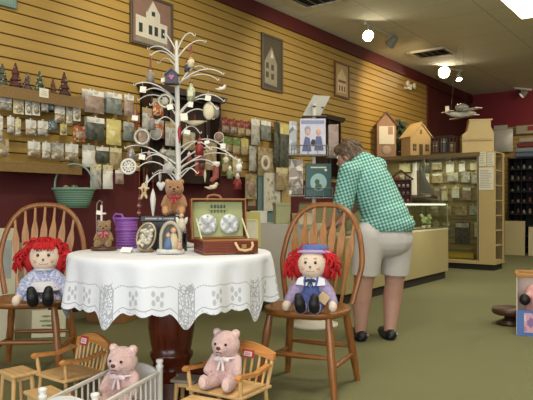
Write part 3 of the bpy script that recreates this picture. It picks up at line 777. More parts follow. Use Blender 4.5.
# slatted back inside
m = MB(); z = .17
while z < CH-.12:
    m.box(((CX0+PX)/2-ox, CY1-.035-oy, z+.04), (PX-CX0-.04, .02, .085)); z += .1
build(m, 'slat_back', mat('#94804f', .6, .1, 8), cab)
for k in range(7):
    cbx('end_shelf', PX+.02, CX1-.0, CY0+.03, CY1-.1, .14+k*.23, .155+k*.23, TANP)
# paper notices on the pilaster
NOTE = []
for (x0, y0, x1, y1, lb) in ((478.6, 152, 486.5, 166, 'upper first white paper notice on the cabinet\'s end post'), (487, 152.5, 494.5, 166, 'upper second white paper notice beside it on the cabinet\'s end post'), (478.6, 167.5, 494, 190, 'large written white notice low on the cabinet\'s end post')):
    a = onY(x0, y1, CY0-.004); b2 = onY(x1, y1, CY0-.004); zt = onY((x0+x1)/2, y0, CY0-.004).z; w = b2.x-a.x-.01; h = zt-a.z
    t = thing('paper_notice', lb, 'notice', ((a.x+b2.x)/2, CY0-.004, a.z))
    m = MB(); m.box((0, 0, h/2), (w, .003, h)); m.mi = 1
    k = 0; z = h*.88
    while z > h*.1:
        ww = w*R.uniform(.55, .85); m.box((-(w*.85-ww)/2, -.002, z), (ww, .001, .008)); z -= .026
    build(m, 'sheet', [mat('#d3ceb8', .7, .04), mat('#8d8a80', .7)], t)
# packets in the tall cabinet
rows = [(1.515, .2), (1.33, .2), (1.05, .24), (.78, .2), (.42, .3)]
n = 0
ks = ['grey', 'tan', 'white', 'slate', 'cream', 'brownp', 'dark']
names = ['topmost', 'second', 'middle', 'fourth', 'lowest']
for ri, (z0, hh) in enumerate(rows):
    x = -4.55 if ri < 2 else -4.15; j = 0
    while x < PX-.1:
        w = R.uniform(.07, .2); h = hh*R.uniform(.6, 1.0)
        kk = R.choice(ks)
        if ri == 4 and j == 3: kk, w, h = 'dark', .24, .34
        if x+w > PX-.03: break
        t = thing('hanging_packet', f'{ {"grey":"grey","tan":"tan","white":"white","slate":"slate grey","cream":"cream","brownp":"brown","dark":"dark"}[kk] } packet, {ORD[j]} along the {names[ri]} row inside the tall cabinet', 'packet', (x+w/2, CY1-.07, z0+hh-h), 0, 'packets in the tall glass cabinet')
        m = MB(); m.box((0, 0, h/2), (w, .03, h)); m.box((0, 0, h+.012), (.03, .006, .03)); build(m, 'hanging_packet', CARDS[kk], t, bev=.006)
        m = MB(); m.box((0, -.017, h*.85), (w*.9, .004, h*.2)); build(m, 'header', CARDS[R.choice(['white', 'cream', 'tan', 'grey'])], t)
        x += w+R.uniform(.02, .09); j += 1
# yellow tray goods on the cabinet floor
t = thing('cardboard_tray', 'low yellow tray on the floor of the tall cabinet', 'tray', (-3.42, 9.86, .143))
m = MB(); m.box((0, 0, .006), (.5, .2, .012))
for s in (-1, 1): m.box((s*.245, 0, .04), (.01, .2, .08)); m.box((0, s*.095, .04), (.5, .01, .08))
build(m, 'tray_body', mat('#b99a2e', .6), t)
# things on the open end shelves
for k in range(6):
    c = ['#6a6a5e', '#c4b890', '#a24a36', '#4a4a40', '#8a8468', '#3c3a34'][k]; nm = ['grey', 'cream', 'red', 'dark grey', 'olive', 'black'][k]
    t = thing('craft_jar', f'small {nm} jar on an open shelf at the cabinet\'s end', 'jar', (CX1-.09, CY0+.12+.03*(k % 3), .158+k*.23))
    m = MB(); m.lathe([(0, 0), (.045, 0), (.05, .02), (.05, .1), (.035, .12), (0, .12)], 14); build(m, 'jar_body', mat(c, .5, .2, 30), t)
    m = MB(); m.lathe([(0, .12), (.04, .12), (.04, .145), (0, .145)], 14); build(m, 'lid', mat('#7a7466', .4), t)

# --- doll houses on top of the cabinet
def house(loc, rz, w, d, h, rh, label, wallc, roofc, kind):
    t = thing('doll_house', label, 'doll house', loc, rz)
    m = MB(); m.prism([(-w/2, 0), (w/2, 0), (w/2, h), (0, h+rh), (-w/2, h)], -d/2, d/2); build(m, 'walls', wallc, t)
    for s in (-1, 1):
        L = math.hypot(w/2+.03, rh*(w/2+.03)/(w/2)); a = math.atan2(rh, w/2)
        m = MB(); m.box((s*(w/4+.008), 0, h+rh/2+.0), (L, d+.06, .014), ry=s*a); build(m, 'roof_slope', roofc, t)
    dk = mat('#463726', .6)
    def win(x, z, ww, hh, mt=dk):
        m = MB(); m.box((x, -d/2-.002, z), (ww, .008, hh)); f = build(m, 'window', mt, t)
        m = MB(); m.box((x, -d/2-.007, z), (.006, .004, hh)); m.box((x, -d/2-.007, z), (ww, .004, .006)); build(m, 'glazing_bar', wallc, f)
    if kind == 1:
        m = MB(); m.box((0, -d/2-.003, h*.66), (w*.8, .008, h*.55)); build(m, 'front_sheet', mat('#cfc6b2', .6, .08, 40), t)
        m = MB(); m.box((w*.2, -d/2-.008, h*.8), (w*.26, .006, h*.24)); build(m, 'picture_panel', mat('#9c7a66', .6, .3, 40), t)
        m = MB(); m.ell((0, -d/2-.004, h*.2), (w*.26, .01, h*.14)); build(m, 'arch_window', mat('#a08a70', .5), t)
    elif kind == 2:
        win(0, h+rh*.35, w*.1, h*.2)
        for x in (-.3, .3): win(w*x, h*.42, w*.16, h*.36)
        m = MB(); m.box((0, -d/2-.003, h*.3), (w*.16, .01, h*.6)); build(m, 'door', mat('#5a4630', .6), t)
        m = MB(); m.box((0, -d/2-.02, -.0+.006), (w*1.04, .05, .012)); build(m, 'porch', wallc, t)
    return t
zt = CH
h1 = cp(384.5, 10.3); 
house((-4.66, 9.70, zt), TH, .32, .22, .55, .19, 'tall doll house with a brown roof and a white paper front', mat('#8e6e54', .7, .1, 12), mat('#7a4a3c', .7, .15, 20), 1)
q = onY(416, 152, 9.85); house((q.x, 9.85, zt), TH+.35, .40, .28, .32, .22, 'pale wooden doll house with three windows and a plain gable roof', mat('#c0a06a', .6, .08, 10), mat('#cbb07c', .6, .08, 12), 2)
# tan gambrel house, larger, toward the cabinet end
q = onY(476.5, 152, 9.84)
t = thing('doll_house', 'large plain tan doll house with a flat-topped roof at the cabinet\'s end', 'doll house', (q.x+.0, 9.84, zt), TH-.2)
m = MB(); m.prism([(-.235, 0), (.235, 0), (.235, .30), (.19, .40), (.19, .50), (-.12, .50), (-.16, .34), (-.235, .28)], -.17, .17); build(m, 'walls', mat('#b8a06c', .6, .07, 8), t)
m = MB(); m.box((.04, 0, .508), (.35, .37, .016)); build(m, 'roof_top', mat('#c4ad78', .6), t)
m = MB(); m.box((-.02, -.178, .2), (.45, .016, .03)); build(m, 'sill', mat('#a88f5c', .6), t)
for x in (.12,):
    m = MB(); m.box((.240, 0, .13), (.012, .1, .18)); build(m, 'side_window', mat('#4d3f2a', .5), t)
# dark green christmas-like bush behind the pale house
q = onY(401, 140, 10.02)
t = thing('artificial_bush', 'dark green artificial bush between the two doll houses', 'plant', (q.x-.06, 10.08, zt+.002)); t.scale = (1.3, 1.3, 1.3)
m = MB(); m.lathe([(0, 0), (.05, 0), (.06, .08), (0, .08)], 12); build(m, 'pot', mat('#4a3a2c', .7), t)
m = MB()
for k in range(120):
    a = R.random()*6.3; z = R.uniform(.1, .5); r = .09*math.sqrt(R.random())*(1-.5*abs(z-.3)/.2*.5)
    m.ell((r*cos(a), r*sin(a), z), (.035, .012, .03), nu=5, nv=3, rz=a, ry=R.uniform(-1, 1))
build(m, 'foliage', mat('#3c4634', .8, .4, 40), t)
# dark railed bridge / fence display
q = onY(444, 151, 9.8)
t = thing('model_railing', 'dark openwork model bridge between the pale and the tan doll houses', 'model', (q.x, 9.8, zt), .1)
m = MB()
for z in (.03, .17, .29): m.box((0, -.1, z), (.38, .014, .014)); m.box((0, .1, z), (.38, .014, .014))
for k in range(7):
    for s in (-1, 1): m.box((-.18+k*.06, s*.1, .15), (.014, .014, .3))
build(m, 'railing', wood('#3a2a1e', .7, 'X'), t)
m = MB(); m.box((0, 0, .012), (.39, .22, .02)); build(m, 'deck', wood('#4a3626', .7, 'X'), t)
for k, (x, h, c, lb) in enumerate(((-.13, .2, '#8a6a4a', 'brown packet standing in the dark model bridge'), (.0, .24, '#7d8078', 'grey packet standing in the dark model bridge'), (.13, .17, '#a08258', 'tan packet standing in the dark model bridge'))):
    m = MB(); m.box((0, 0, h/2), (.09, .06, h)); m.mi = 1; m.box((0, -.032, h*.7), (.07, .004, h*.25))
    tag(build(m, 'craft_packet', [mat(c, .6, .2, 30), mat('#c8c2b0', .6)], loc=(q.x+x, 9.8+.1*x, zt+.026), bev=.006), lb, 'packet')
# model airplane hung from the ceiling
Zp = 10.2; p = W(461, 115, Zp)
t = thing('model_airplane', 'white model airplane hanging below the dark ceiling', 'model airplane', p, TH+.35)
m = MB(); m.tube([(-.3, 0, .02), (-.2, 0, .0), (0, 0, 0), (.12, 0, .02), (.24, 0, .04), (.3, 0, .05)], [.01, .035, .05, .06, .035, .01], 10); build(m, 'fuselage', mat('#b8b4a8', .4), t)
m = MB(); m.box((.06, 0, .07), (.13, .74, .014)); m.box((.06, 0, -.03), (.11, .62, .012)); build(m, 'wing', mat('#cfcbbd', .5), t)
m = MB(); m.box((-.26, 0, .04), (.07, .24, .01)); m.box((-.27, 0, .08), (.07, .01, .1)); build(m, 'tail', mat('#cfcbbd', .5), t)
m = MB(); m.ell((0.02, 0, .12), (.13, .09, .07)); build(m, 'canopy', mat('#8a8880', .2), t)
m = MB()
for x in (-.2, .1): m.tube([(x, 0, .06), (x*.4, 0, CEIL-p.z)], .0015, 4)
build(m, 'thread', mat('#6a655a', .7), t)

# --- far end goods
bu = thing('storage_unit', 'black pigeonhole unit full of small items against the far wall', 'shelving', (-2.35, 13.55, 0))
q = onY(507.5, 200, 13.3); UX0 = q.x; UX1 = UX0+1.5
bu.location.x = (UX0+UX1)/2; UH = 1.98; BLK = mat('#171310', .6)
m = MB(); m.box((0, .2, UH/2), (UX1-UX0, .02, UH)); build(m, 'back_panel', BLK, bu)
for s in (-1, 1):
    m = MB(); m.box((s*(UX1-UX0)/2, 0, UH/2), (.03, .4, UH)); build(m, 'side_panel', BLK, bu)
for k in range(9):
    m = MB(); m.box((0, 0, .12+k*.23), (UX1-UX0, .39, .02)); build(m, 'shelf', BLK, bu)
m = MB()
for k in range(1, 6): m.box((-(UX1-UX0)/2+k*.25, .02, 1.06), (.012, .36, 1.84))
build(m, 'divider', BLK, bu)
for r in range(3, 8):
    for c in range(4):
        t = thing('small_ornament', f'small item, {ORD[c]} in the {["lowest","fourth","middle","second","uppermost"][r-3]} visible row of the black pigeonhole unit', 'ornament', (UX0+.07+c*.115, 13.45, .133+r*.23), 0, 'small items in the black unit')
        m = MB(); hh = R.uniform(.05, .12); m.lathe([(0, 0), (.03, 0), (.035, hh*.4), (.02, hh*.7), (.026, hh), (0, hh)], 8)
        build(m, 'ornament_body', mat(R.choice(['#6a3028', '#5a5048', '#7a6a52', '#34443c', '#4a2a2a', '#8a8272']), .5), t)
        t.location.y = 13.4
# white boards standing on the carpet in front of the black unit
def lean_board(px0, px1, py0, py1, Y, hexc, label):
    a = onY(px0, py1, Y); b2 = onY(px1, py1, Y); zt2 = onY((px0+px1)/2, py0, Y).z
    t = thing('leaning_board', label, 'board', ((a.x+b2.x)/2, Y, 0))
    m = MB(); m.box((0, .0, zt2/2), (b2.x-a.x, .02, zt2), rx=-.03); build(m, 'panel', mat(hexc, .6, .06, 5), t, bev=.003)
lean_board(502, 525, 221, 258, 12.9, '#b5a777', 'pale tan board standing upright before the black pigeonhole unit')
lean_board(528.5, 545, 227, 258, 12.9, '#c2b68c', 'pale board at the photo edge before the black pigeonhole unit')
p = onY(502, 150, YBACK-.2)
t = thing('plastic_package', 'white plastic package hung on the far slats beside the tan doll house', 'package', onY(501, 152, YBACK-.13))
m = MB(); m.grid(lambda u, v: ((u-.5)*.52, -.09*(1-abs(2*u-1)**3)*(1-abs(2*v-1)**3), .52*v), 8, 8); m.grid(lambda u, v: ((.5-u)*.52, .02, .52*v), 2, 2); build(m, 'bag', mat('#c9c3b2', .35, .15, 9, bump=.3), t)
m = MB(); m.box((0, -.02, .56), (.3, .02, .1)); build(m, 'hanging_card', mat('#b8b09a', .6), t)
t = thing('folded_fabric', 'bundle of blue and red fabric on top of the black unit', 'fabric', (UX0+.42, 13.5, UH))
for k, c in enumerate(('#6a7a8c', '#9aa0a4', '#8a4038', '#c2b8a4')):
    m = MB(); m.box((R.uniform(-.03, .03), 0, .05+k*.1), (.62-.06*k, .3, .095)); build(m, 'folded_cloth', mat(c, .8, .2, 20), t, bev=.035, seg=3)
p = onY(527, 134, YBACK-.12)
t = thing('plastic_package', 'clear package with a red label on the far slats at the photo edge', 'package', (p.x, YBACK-.1, p.z))
m = MB(); m.box((0, 0, .1), (.5, .1, .2)); build(m, 'hanging_bag', mat('#a89c84', .35, .2, 12), t, bev=.03)
m = MB(); m.box((.1, -.055, .12), (.16, .01, .1)); build(m, 'label_patch', mat('#8e2e28', .5), t)

# --- open toy carton at the right edge, with a doll's shoes inside
a = onZ(517, 337, 0); Zb = (a-CAM).dot(FWD); ux = Zb/FPX
t = thing('toy_carton', 'open pink and blue toy carton at the right edge of the photo', 'carton', cp(517+23, Zb+.12), TH-.38)
w, d, h = 44*ux, .26, 61*ux
m = MB(); m.box((0, d/2, h/2), (w, .008, h)); build(m, 'back_panel', mat('#b9a9a0', .7), t)
for s in (-1, 1):
    m = MB(); m.prism([(-d/2, 0), (d/2, 0), (d/2, h), (-d/2, h)], -.004, .004, MX.Translation((s*w/2, 0, 0)) @ MX.Rotation(PI/2, 4, 'Z')); build(m, 'side_panel', mat('#cdbfae', .7), t)
m = MB(); m.box((0, 0, .006), (w, d, .012)); build(m, 'bottom_panel', mat('#a08070', .7), t)
m = MB(); m.box((0, -d/2, h*.21), (w, .008, h*.42)); build(m, 'front_panel', mat('#4d6fb0', .5, .08, 10), t)
m = MB(); m.box((.02, -d/2-.006, h*.22), (w*.82, .004, h*.32)); build(m, 'printed_label', printed('carton_print', '#cf9fae', ['#b87c94', '#e0c4c8', '#8e6a9a'], 30, .5, .5, 50), t)
m = MB(); m.box((0, 0, h+.012), (w+.03, d+.03, .024)); 
rim = MB()
for s in (-1, 1): rim.box((0, s*d/2, h), (w+.02, .03, .03)); rim.box((s*w/2, 0, h), (.03, d, .03))
build(rim, 'rim', wood('#a8752e', .8, 'X'), t, bev=.006)
dl = thing('boxed_doll', 'doll with pink legs and black shoes lying in the toy carton', 'doll', cp(517+23, Zb+.12)+MX.Rotation(TH-.38, 3, 'Z') @ V((-.09, .0, .016)), TH-.38)
m = MB(); 
for s in (0, 1): m.caps((.02+.1*s, .06, h*.60), (.02+.1*s-.03, -.06, h*.57), .03, .028)
m.ell((.07, .06, h*.6), (.09, .05, .09)); m.ell((.07, .04, h*.33), (.09, .05, h*.32)); build(m, 'doll_body', mat('#d3a09a', .8), dl, remesh=.012)
for s in (0, 1):
    m = MB(); m.ell((.02+.1*s-.04, -.075, h*.55-s*.04), (.040, .035, .045)); build(m, 'shoe', mat('#171314', .5), dl)
t = thing('round_stool', 'low dark brown round wooden stand behind the toy carton', 'stool', cp(510.5, Zb+.50))
m = MB(); m.lathe([(0, .14), (.14, .14), (.15, .13), (.15, .1), (.13, .085), (0, .085)], 28); build(m, 'top', wood('#4a2e1c', .7, 'X'), t)
m = MB(); m.lathe([(0, 0), (.11, 0), (.115, .02), (.05, .05), (.05, .085), (0, .085)], 20); build(m, 'base', wood('#3a2416', .7, 'X'), t)

# --- things on the floor by the long wall
def floor_board(px0, px1, py0, py1, hexc, label, dy=0, name='leaning_board', art=None, lean=.1):
    a = onZ(px0, py1, 0); Z0 = (a-CAM).dot(FWD)+dy; base = cp((px0+px1)/2, Z0); u = Z0/FPX; w = (px1-px0)*u; h = (py1-py0)*u
    t = thing(name, label, 'board', base, PI/2 if False else TH*.7+.35)
    m = MB(); T = MX.Rotation(-lean, 4, 'X'); m.box((0, 0, h/2), (w*1.05, .02, h), m=T); build(m, 'panel', mat(hexc, .7, .06, 6), t, bev=.003)
    if art: art(t, w, h, T)
    return t
def art_grey(t, w, h, T):
    m = MB(); m.box((0, -.012, h*.72), (w*.7, .004, h*.34), m=T); build(m, 'picture_panel', mat('#8c8f86', .6, .25, 8), t)
def art_lines(t, w, h, T):
    m = MB()
    for k in range(4):
        ww = w*[.5, .6, .45, .62][k]; pts = []
        for i in range(25): pts.append((-ww/2+ww*i/24+w*.03, -.0125, h*(.78-.17*k)+.006*sin(i*2.1+k)+.004*sin(i*3.7)))
        m.tube(pts, .0035, 4, m=T)
    build(m, 'handwriting', mat('#6f8a62', .7), t)
floor_board(-12, 13, 228, 341, '#b9b093', 'tall cream board leaning on the dark wall behind the first chair', 0, art=art_grey)
floor_board(11, 46, 246, 335, '#a89f84', 'second cream board leaning beside the tall one behind the chair', .12)
floor_board(33, 64, 309, 336, '#c9c1a0', 'cream sheet with green handwriting standing on the carpet behind the chair', -.05, 'handwritten_sign', art_lines, .15)
# cardboard box far under the table
q = onZ(111, 323, 0); Zq = (q-CAM).dot(FWD); t = thing('cardboard_box', 'brown cardboard box on the carpet seen under the tablecloth', 'box', cp(112, Zq+.12), TH*.5)
CARDB = mat('#8f6436', .8, .1, 12)
m = MB(); m.box((0, 0, .07), (.36, .24, .14)); build(m, 'carton_body', CARDB, t, bev=.004)
for s in (-1, 1):
    m = MB(); m.box((0, s*.16, .155), (.35, .11, .005), rx=s*.35); build(m, 'flap', mat('#9c7040', .8, .1, 12), t)
# low white-covered display table behind the second chair
q = cp(284, 5.95); t = thing('display_table', 'low white-draped display table against the far wall behind the second chair', 'table', q, .12)
m = MB(); m.box((0, 0, .80), (.74, .46, .03)); build(m, 'tabletop', mat('#b9b3a2', .7), t)
m = MB()
def drape(u, v):
    a = 2*PI*u; c, s = cos(a), sin(a); x = .38*math.copysign(abs(c)**.35, c); y = .24*math.copysign(abs(s)**.35, s); k = 1+.025*sin(22*a)*v
    return (x*k, y*k, .82-.72*v)
m.grid(drape, 120, 6, closeu=True); m.box((0, 0, .819), (.75, .47, .006)); build(m, 'drape', mat('#c2bcac', .85, .08, 6), t)
for k, (x, w, h, c, lb) in enumerate(((-.25, .16, .12, '#d2cdbf', 'white box on the draped display table, nearest the round table'), (.0, .14, .2, '#9a9a72', 'olive green box on the draped display table, the tallest'), (.24, .18, .1, '#c9b79a', 'flat tan box on the draped display table, nearest the magazine stand'))):
    b = thing('goods_box', lb, 'box', q+MX.Rotation(.12, 3, 'Z') @ V((x, -.05, .823)), TH+.2*k)
    m = MB(); m.box((0, 0, h*.42), (w, .14, h*.84)); build(m, 'carton', mat(c, .7, .12, 14), b, bev=.003)
    m = MB(); m.box((0, 0, h*.92), (w+.008, .148, h*.16)); build(m, 'lid', mat(c, .6, .06, 30), b, bev=.003)
# ================================================================== the round table and what stands on it
TZ, TPX, TPZ, TR = .762, 171.5, 3.17, .492
tb0 = cp(TPX, TPZ)
MAHOG = wood('#5a2413', .55, 'Z', .25, name='mahogany')
t = thing('round_table', 'round pedestal table of dark red wood under a lace-edged white cloth', 'table', tb0, TH)
m = MB(); m.lathe([(0, .725), (TR-.03, .725), (TR-.01, .735), (TR-.01, .752), (TR-.02, .757), (0, .757)], 48); build(m, 'tabletop', MAHOG, t)
m = MB(); m.lathe([(0, .06), (.13, .06), (.145, .09), (.125, .13), (.098, .16), (.092, .2), (.11, .235), (.11, .25), (.098, .26), (.106, .3), (.118, .38), (.12, .45), (.112, .53), (.1, .57), (.125, .585), (.125, .6), (.105, .61), (.125, .625), (.125, .64), (.11, .65), (.16, .7), (.16, .725), (0, .725)], 32); build(m, 'pedestal', MAHOG, t)
for k in range(4):
    a = k*PI/2+.09
    m = MB(); pts = []; 
    prof = [(.08, .17), (.17, .19), (.23, .15), (.27, .06), (.30, .03), (.305, .0), (.25, 0), (.21, .05), (.15, .09), (.08, .06)]
    m.prism(prof, -.03, .03, MX.Rotation(a, 4, 'Z')); build(m, 'leg', MAHOG, t, bev=.008)

# ---- tablecloth
t2 = NT('white_lace_cloth'); uvn = t2.new('ShaderNodeTexCoord').outputs['UV']; s = t2.sep(uvn)
u_, v_ = s[0], s[1]                    # u counts motif cells round the cloth, v: 0 top edge .. 1 hem
fu = t2.ma('FRACT', u_); cu = t2.ma('ABSOLUTE', t2.ma('SUBTRACT', fu, .5))      # 0 mid-cell .. .5 at the points
def band(x, c, w): return t2.ma('LESS_THAN', t2.ma('ABSOLUTE', t2.ma('SUBTRACT', x, c)), w)
dash = t2.ma('GREATER_THAN', t2.ma('SINE', t2.ma('MULTIPLY', u_, 210)), -.55)
l1 = t2.ma('MULTIPLY', band(v_, .50, .011), dash)
l2 = band(v_, .90, .010)
atpt = t2.ma('GREATER_THAN', cu, .405)
wob = t2.noise(t2.vscale(uvn, (9, 6, 1)), 1.5, 2)
cmb = t2.new('ShaderNodeCombineXYZ'); t2.l.new(t2.ma('MULTIPLY', u_, 24), cmb.inputs[0]); t2.l.new(t2.ma('MULTIPLY', v_, 16), cmb.inputs[1])
vo = t2.new('ShaderNodeTexVoronoi', feature='DISTANCE_TO_EDGE'); vo.inputs['Scale'].default_value = 1.0; t2.l.new(cmb.outputs[0], vo.inputs['Vector'])
vf = t2.new('ShaderNodeTexVoronoi'); vf.inputs['Scale'].default_value = 1.0; t2.l.new(cmb.outputs[0], vf.inputs['Vector'])
leaf = t2.ma('LESS_THAN', vf.outputs['Distance'], .34)
def ellm(cx, cv, ru, rv):
    a = t2.ma('DIVIDE', t2.ma('SUBTRACT', fu, cx), ru); b = t2.ma('DIVIDE', t2.ma('SUBTRACT', v_, cv), rv)
    return t2.ma('LESS_THAN', t2.ma('ADD', t2.ma('MULTIPLY', a, a), t2.ma('MULTIPLY', b, b)), 1.0)
fl = None
for cx in (.36, .66):
    for dx, dv in ((0, 0), (-.045, .09), (.045, .09), (-.05, -.07), (.05, -.07)):
        e = ellm(cx+dx, .70+dv, .022, .055); fl = e if fl is None else t2.ma('MAXIMUM', fl, e)
scroll = t2.ma('MULTIPLY', t2.ma('MULTIPLY', atpt, t2.ma('LESS_THAN', vo.outputs[0], .10)), t2.ma('MULTIPLY', t2.ma('GREATER_THAN', v_, .38), t2.ma('LESS_THAN', v_, 1.01)))
posts = t2.ma('MULTIPLY', t2.ma('MAXIMUM', band(cu, .40, .006), band(cu, .47, .004)), t2.ma('GREATER_THAN', v_, .5))
hem = t2.ma('MULTIPLY', t2.ma('GREATER_THAN', v_, .92), t2.ma('MULTIPLY', t2.ma('LESS_THAN', vf.outputs['Distance'], .22), 1))
d = t2.ma('MAXIMUM', t2.ma('MAXIMUM', l1, l2), t2.ma('MAXIMUM', t2.ma('MULTIPLY', fl, .75), t2.ma('MAXIMUM', scroll, t2.ma('MAXIMUM', posts, hem))))
t2.col(t2.mix(t2.ma('MULTIPLY', d, .62), mul(lin('#dcdde2'), 1), mul(lin('#787b84'), 1))); t2.b.inputs['Roughness'].default_value = .85
t2.bump(t2.noise(t2.obj(), 9, 3), .25, .02)
NP = 9; PH0 = math.radians(-24)
def prof_cell(phi): return (phi-PH0)/(2*PI/NP)
def hang(phi):
    c = prof_cell(phi); f = abs((c+.5) % 1-.5)               # 0 at a point
    L = .235 + .012*abs(sin(PI*c*5)) + .075*math.exp(-(f/.10)**2)
    return L
rs = random.Random(3); PHS = [rs.uniform(0, 6.28) for _ in range(5)]
def fold(phi): return .42*sin(13*phi+PHS[0])+.3*sin(21*phi+PHS[1])+.28*sin(8*phi+PHS[2])
NA, NV = 324, 30; RT = TR+.006
def cloth(u, v):
    phi = 2*PI*u; x, y = sin(phi), -cos(phi)
    if v < .3:
        r = RT*v/.3; return (x*r, y*r, TZ+.002*sin(9*phi)*(r/RT)**6)
    s_ = (v-.3)/.7; L = hang(phi); h = L*s_
    rr = RT + .014*min(1, h/.03)**.6 + .012*s_ + .036*fold(phi)*(s_**.8)*min(1, h/.05)
    zz = TZ-(h if h > .02 else h*h/.04+.0)*1.0 - (0 if h > .02 else 0) + (.01 if h > .02 else h/2*0)
    zz = TZ - max(0, h-.008)
    return (x*rr, y*rr, zz)
m = MB(); m.grid(cloth, NA, NV, closeu=True, uv=lambda u, v: (prof_cell(2*PI*u)+10, (v-.3)/.7))
cl = build(m, 'tablecloth', t2.m, loc=tb0, rotz=TH)
tag(cl, 'white cloth with lace-pattern border and pointed hem draped over the round table', 'tablecloth')
ZT = TZ+.004

# ---- white wire ornament tree
TPXL, TZD = 178.5, 3.50
tr0 = cp(TPXL, TZD, ZT)
WT = mat('#cfccc4', .45, .06, 20)
tree = thing('ornament_tree', 'tall white wire tree hung with ornaments at the back of the round table', 'ornament tree', tr0, TH)
UT = TZD/FPX
def TL(px, py, dz=0):
    """tree-local point seen at a pixel of the photograph, dz metres behind the trunk's plane"""
    k = (TZD+dz)/FPX
    return V(((px-266.5)*k-(TPXL-266.5)*UT, dz, 1+(205-py)*k-ZT))
def TW(p): return tr0 + MX.Rotation(TH, 3, 'Z') @ V(p)
m = MB(); m.lathe([(0, 0), (.1, 0), (.1, .012), (.03, .03), (.018, .06), (0, .06)], 20); build(m, 'base', WT, tree)
top = TL(176.5, 41)
m = MB(); m.tube([(0, 0, .02), (.0, 0, .4), TL(177.5, 110), TL(176.8, 70), top], [.016, .015, .014, .012, .008], 10); build(m, 'trunk', WT, tree)
BR = [(54, 166, 34, .03, 44), (50, 193, 34.5, -.02, 34), (58, 203.5, 41, .06, 43), (60, 150, 48, .05, 47), (63, 152.5, 54, -.09, 51),
      (85, 221.5, 73, -.03, 68), (84, 216.5, 79, .10, 74), (102, 136, 84, -.02, 83), (104, 145, 91, -.12, 88),
      (115, 222.5, 100, .04, 91), (118, 216, 108, -.12, 94), (118, 152, 104, .1, 99),
      (172, 127, 147, -.02, 145), (180, 140, 166, -.12, 160), (186, 155, 173, .1, 170),
      (158, 225, 149, .02, 134), (172, 240, 162, .08, 148), (178, 196, 172, -.12, 168), (150, 209, 148, -.15, 140), (176, 148, 182, -.14, 172), (170, 216, 165, -.1, 158)]
BR += [(88, 205, 68, .12, 66), (70, 160, 62, .12, 58), (108, 140, 99, .06, 94), (122, 212, 118, .08, 106), (165, 135, 156, .06, 152), (176, 147, 158, -.06, 153), (166, 233, 157, -.08, 142), (182, 216, 168, .1, 160), (128, 158, 122, -.1, 116), (140, 199, 132, .05, 124)]
tips = []
for y0, tx, ty, dz, ay in BR:
    p0 = TL(177.5, y0); p3 = TL(tx, ty, dz); mid = TL(177.5+(tx-177.5)*.62, ay-5, dz*.6)
    q1 = TL(177.5+(tx-177.5)*.22, (y0*.45+ay*.55), dz*.2)
    pts = []
    for i in range(15):
        a = i/14
        pts.append(p0*(1-a)**3+3*a*(1-a)**2*q1+3*a*a*(1-a)*(mid*1.05-p3*.05)+p3*a**3)
    sx = 1 if tx > 177 else -1
    pts += [p3+V((sx*.006, 0, -.008)), p3+V((sx*.013, 0, -.006)), p3+V((sx*.014, 0, .003))]
    m = MB(); m.tube(pts, [.0047-.0021*i/len(pts) for i in range(len(pts))], 7); build(m, 'branch', WT, tree)
    tips.append(p3)

# ---- ornaments
def orn(name, px, py, dz, label, cat, hang_to=None, rz=0):
    """thing whose origin is the ornament's middle, hung on a fine thread"""
    p = TW(TL(px, py, dz)); t = thing(name, label, cat, p, TH+rz, 'ornaments on the white tree')
    if hang_to is not None:
        L = (py-hang_to)*UT; m = MB(); m.tube([(0, 0, 0), (0, 0, L)], .0016, 5); build(m, 'thread', mat('#8a3a30', .6), t)
    return t
P = UT   # metres per pixel at the tree
def f_disc(t, rw, rh, c1, c2):
    m = MB(); m.ell((0, 0, 0), (rw, .012, rh), nu=20); build(m, 'plaque', c1, t)
    m = MB(); m.tube([(rw*1.02*cos(a), 0, rh*1.02*sin(a)) for a in [2*PI*k/28 for k in range(29)]], rw*.14, 7, caps=False); build(m, 'border', c2, t)
def f_ring(t, r, tk, c):
    m = MB(); m.tube([(r*cos(a), 0, r*sin(a)) for a in [2*PI*k/24 for k in range(25)]], tk, 8, caps=False); build(m, 'ring', c, t)
    return t
def f_bottle(t, h, c, capc):
    m = MB(); m.lathe([(0, -h/2), (h*.2, -h/2), (h*.22, -h*.1), (h*.2, h*.1), (h*.08, h*.25), (h*.08, h*.4), (0, h*.4)], 14); build(m, 'bottle_body', c, t)
    m = MB(); m.lathe([(0, h*.4), (h*.1, h*.4), (h*.1, h*.5), (0, h*.5)], 10); build(m, 'cap', capc, t)
    m = MB(); m.box((0, -h*.2, -h*.15), (h*.26, h*.06, h*.3)); build(m, 'paper_label', mat('#c8c6a0', .6, .3, 90), t)
def f_figure(t, h, robe, skin, hat):
    m = MB(); m.lathe([(0, -h/2), (h*.24, -h/2), (h*.2, -h*.1), (h*.12, h*.1), (0, h*.14)], 12); build(m, 'robe', robe, t)
    m = MB(); m.ell((0, 0, h*.2), h*.13); build(m, 'head', skin, t)
    m = MB(); m.lathe([(0, h*.24), (h*.15, h*.24), (h*.11, h*.34), (h*.04, h*.46), (0, h*.5)], 12); build(m, 'hat', hat, t)
    m = MB()
    for s in (-1, 1): m.caps((s*h*.12, 0, h*.05), (s*h*.22, -h*.08, -h*.15), h*.06, h*.05, 8)
    build(m, 'arms', robe, t)
def f_bird(t, h, c):
    m = MB(); m.caps((-h*.3, 0, -h*.1), (h*.15, 0, h*.05), h*.14, h*.22, 10); m.ell((h*.3, 0, h*.28), h*.16); m.caps((-h*.35, 0, -h*.1), (-h*.75, 0, -h*.0), h*.12, h*.05, 8)
    m.caps((h*.42, 0, h*.27), (h*.55, 0, h*.24), h*.05, h*.015, 6); build(m, 'bird_body', c, t, remesh=h*.05)
    m = MB(); m.ell((-h*.08, -h*.16, 0), (h*.28, h*.06, h*.15), ry=.3); build(m, 'wing', c, t)
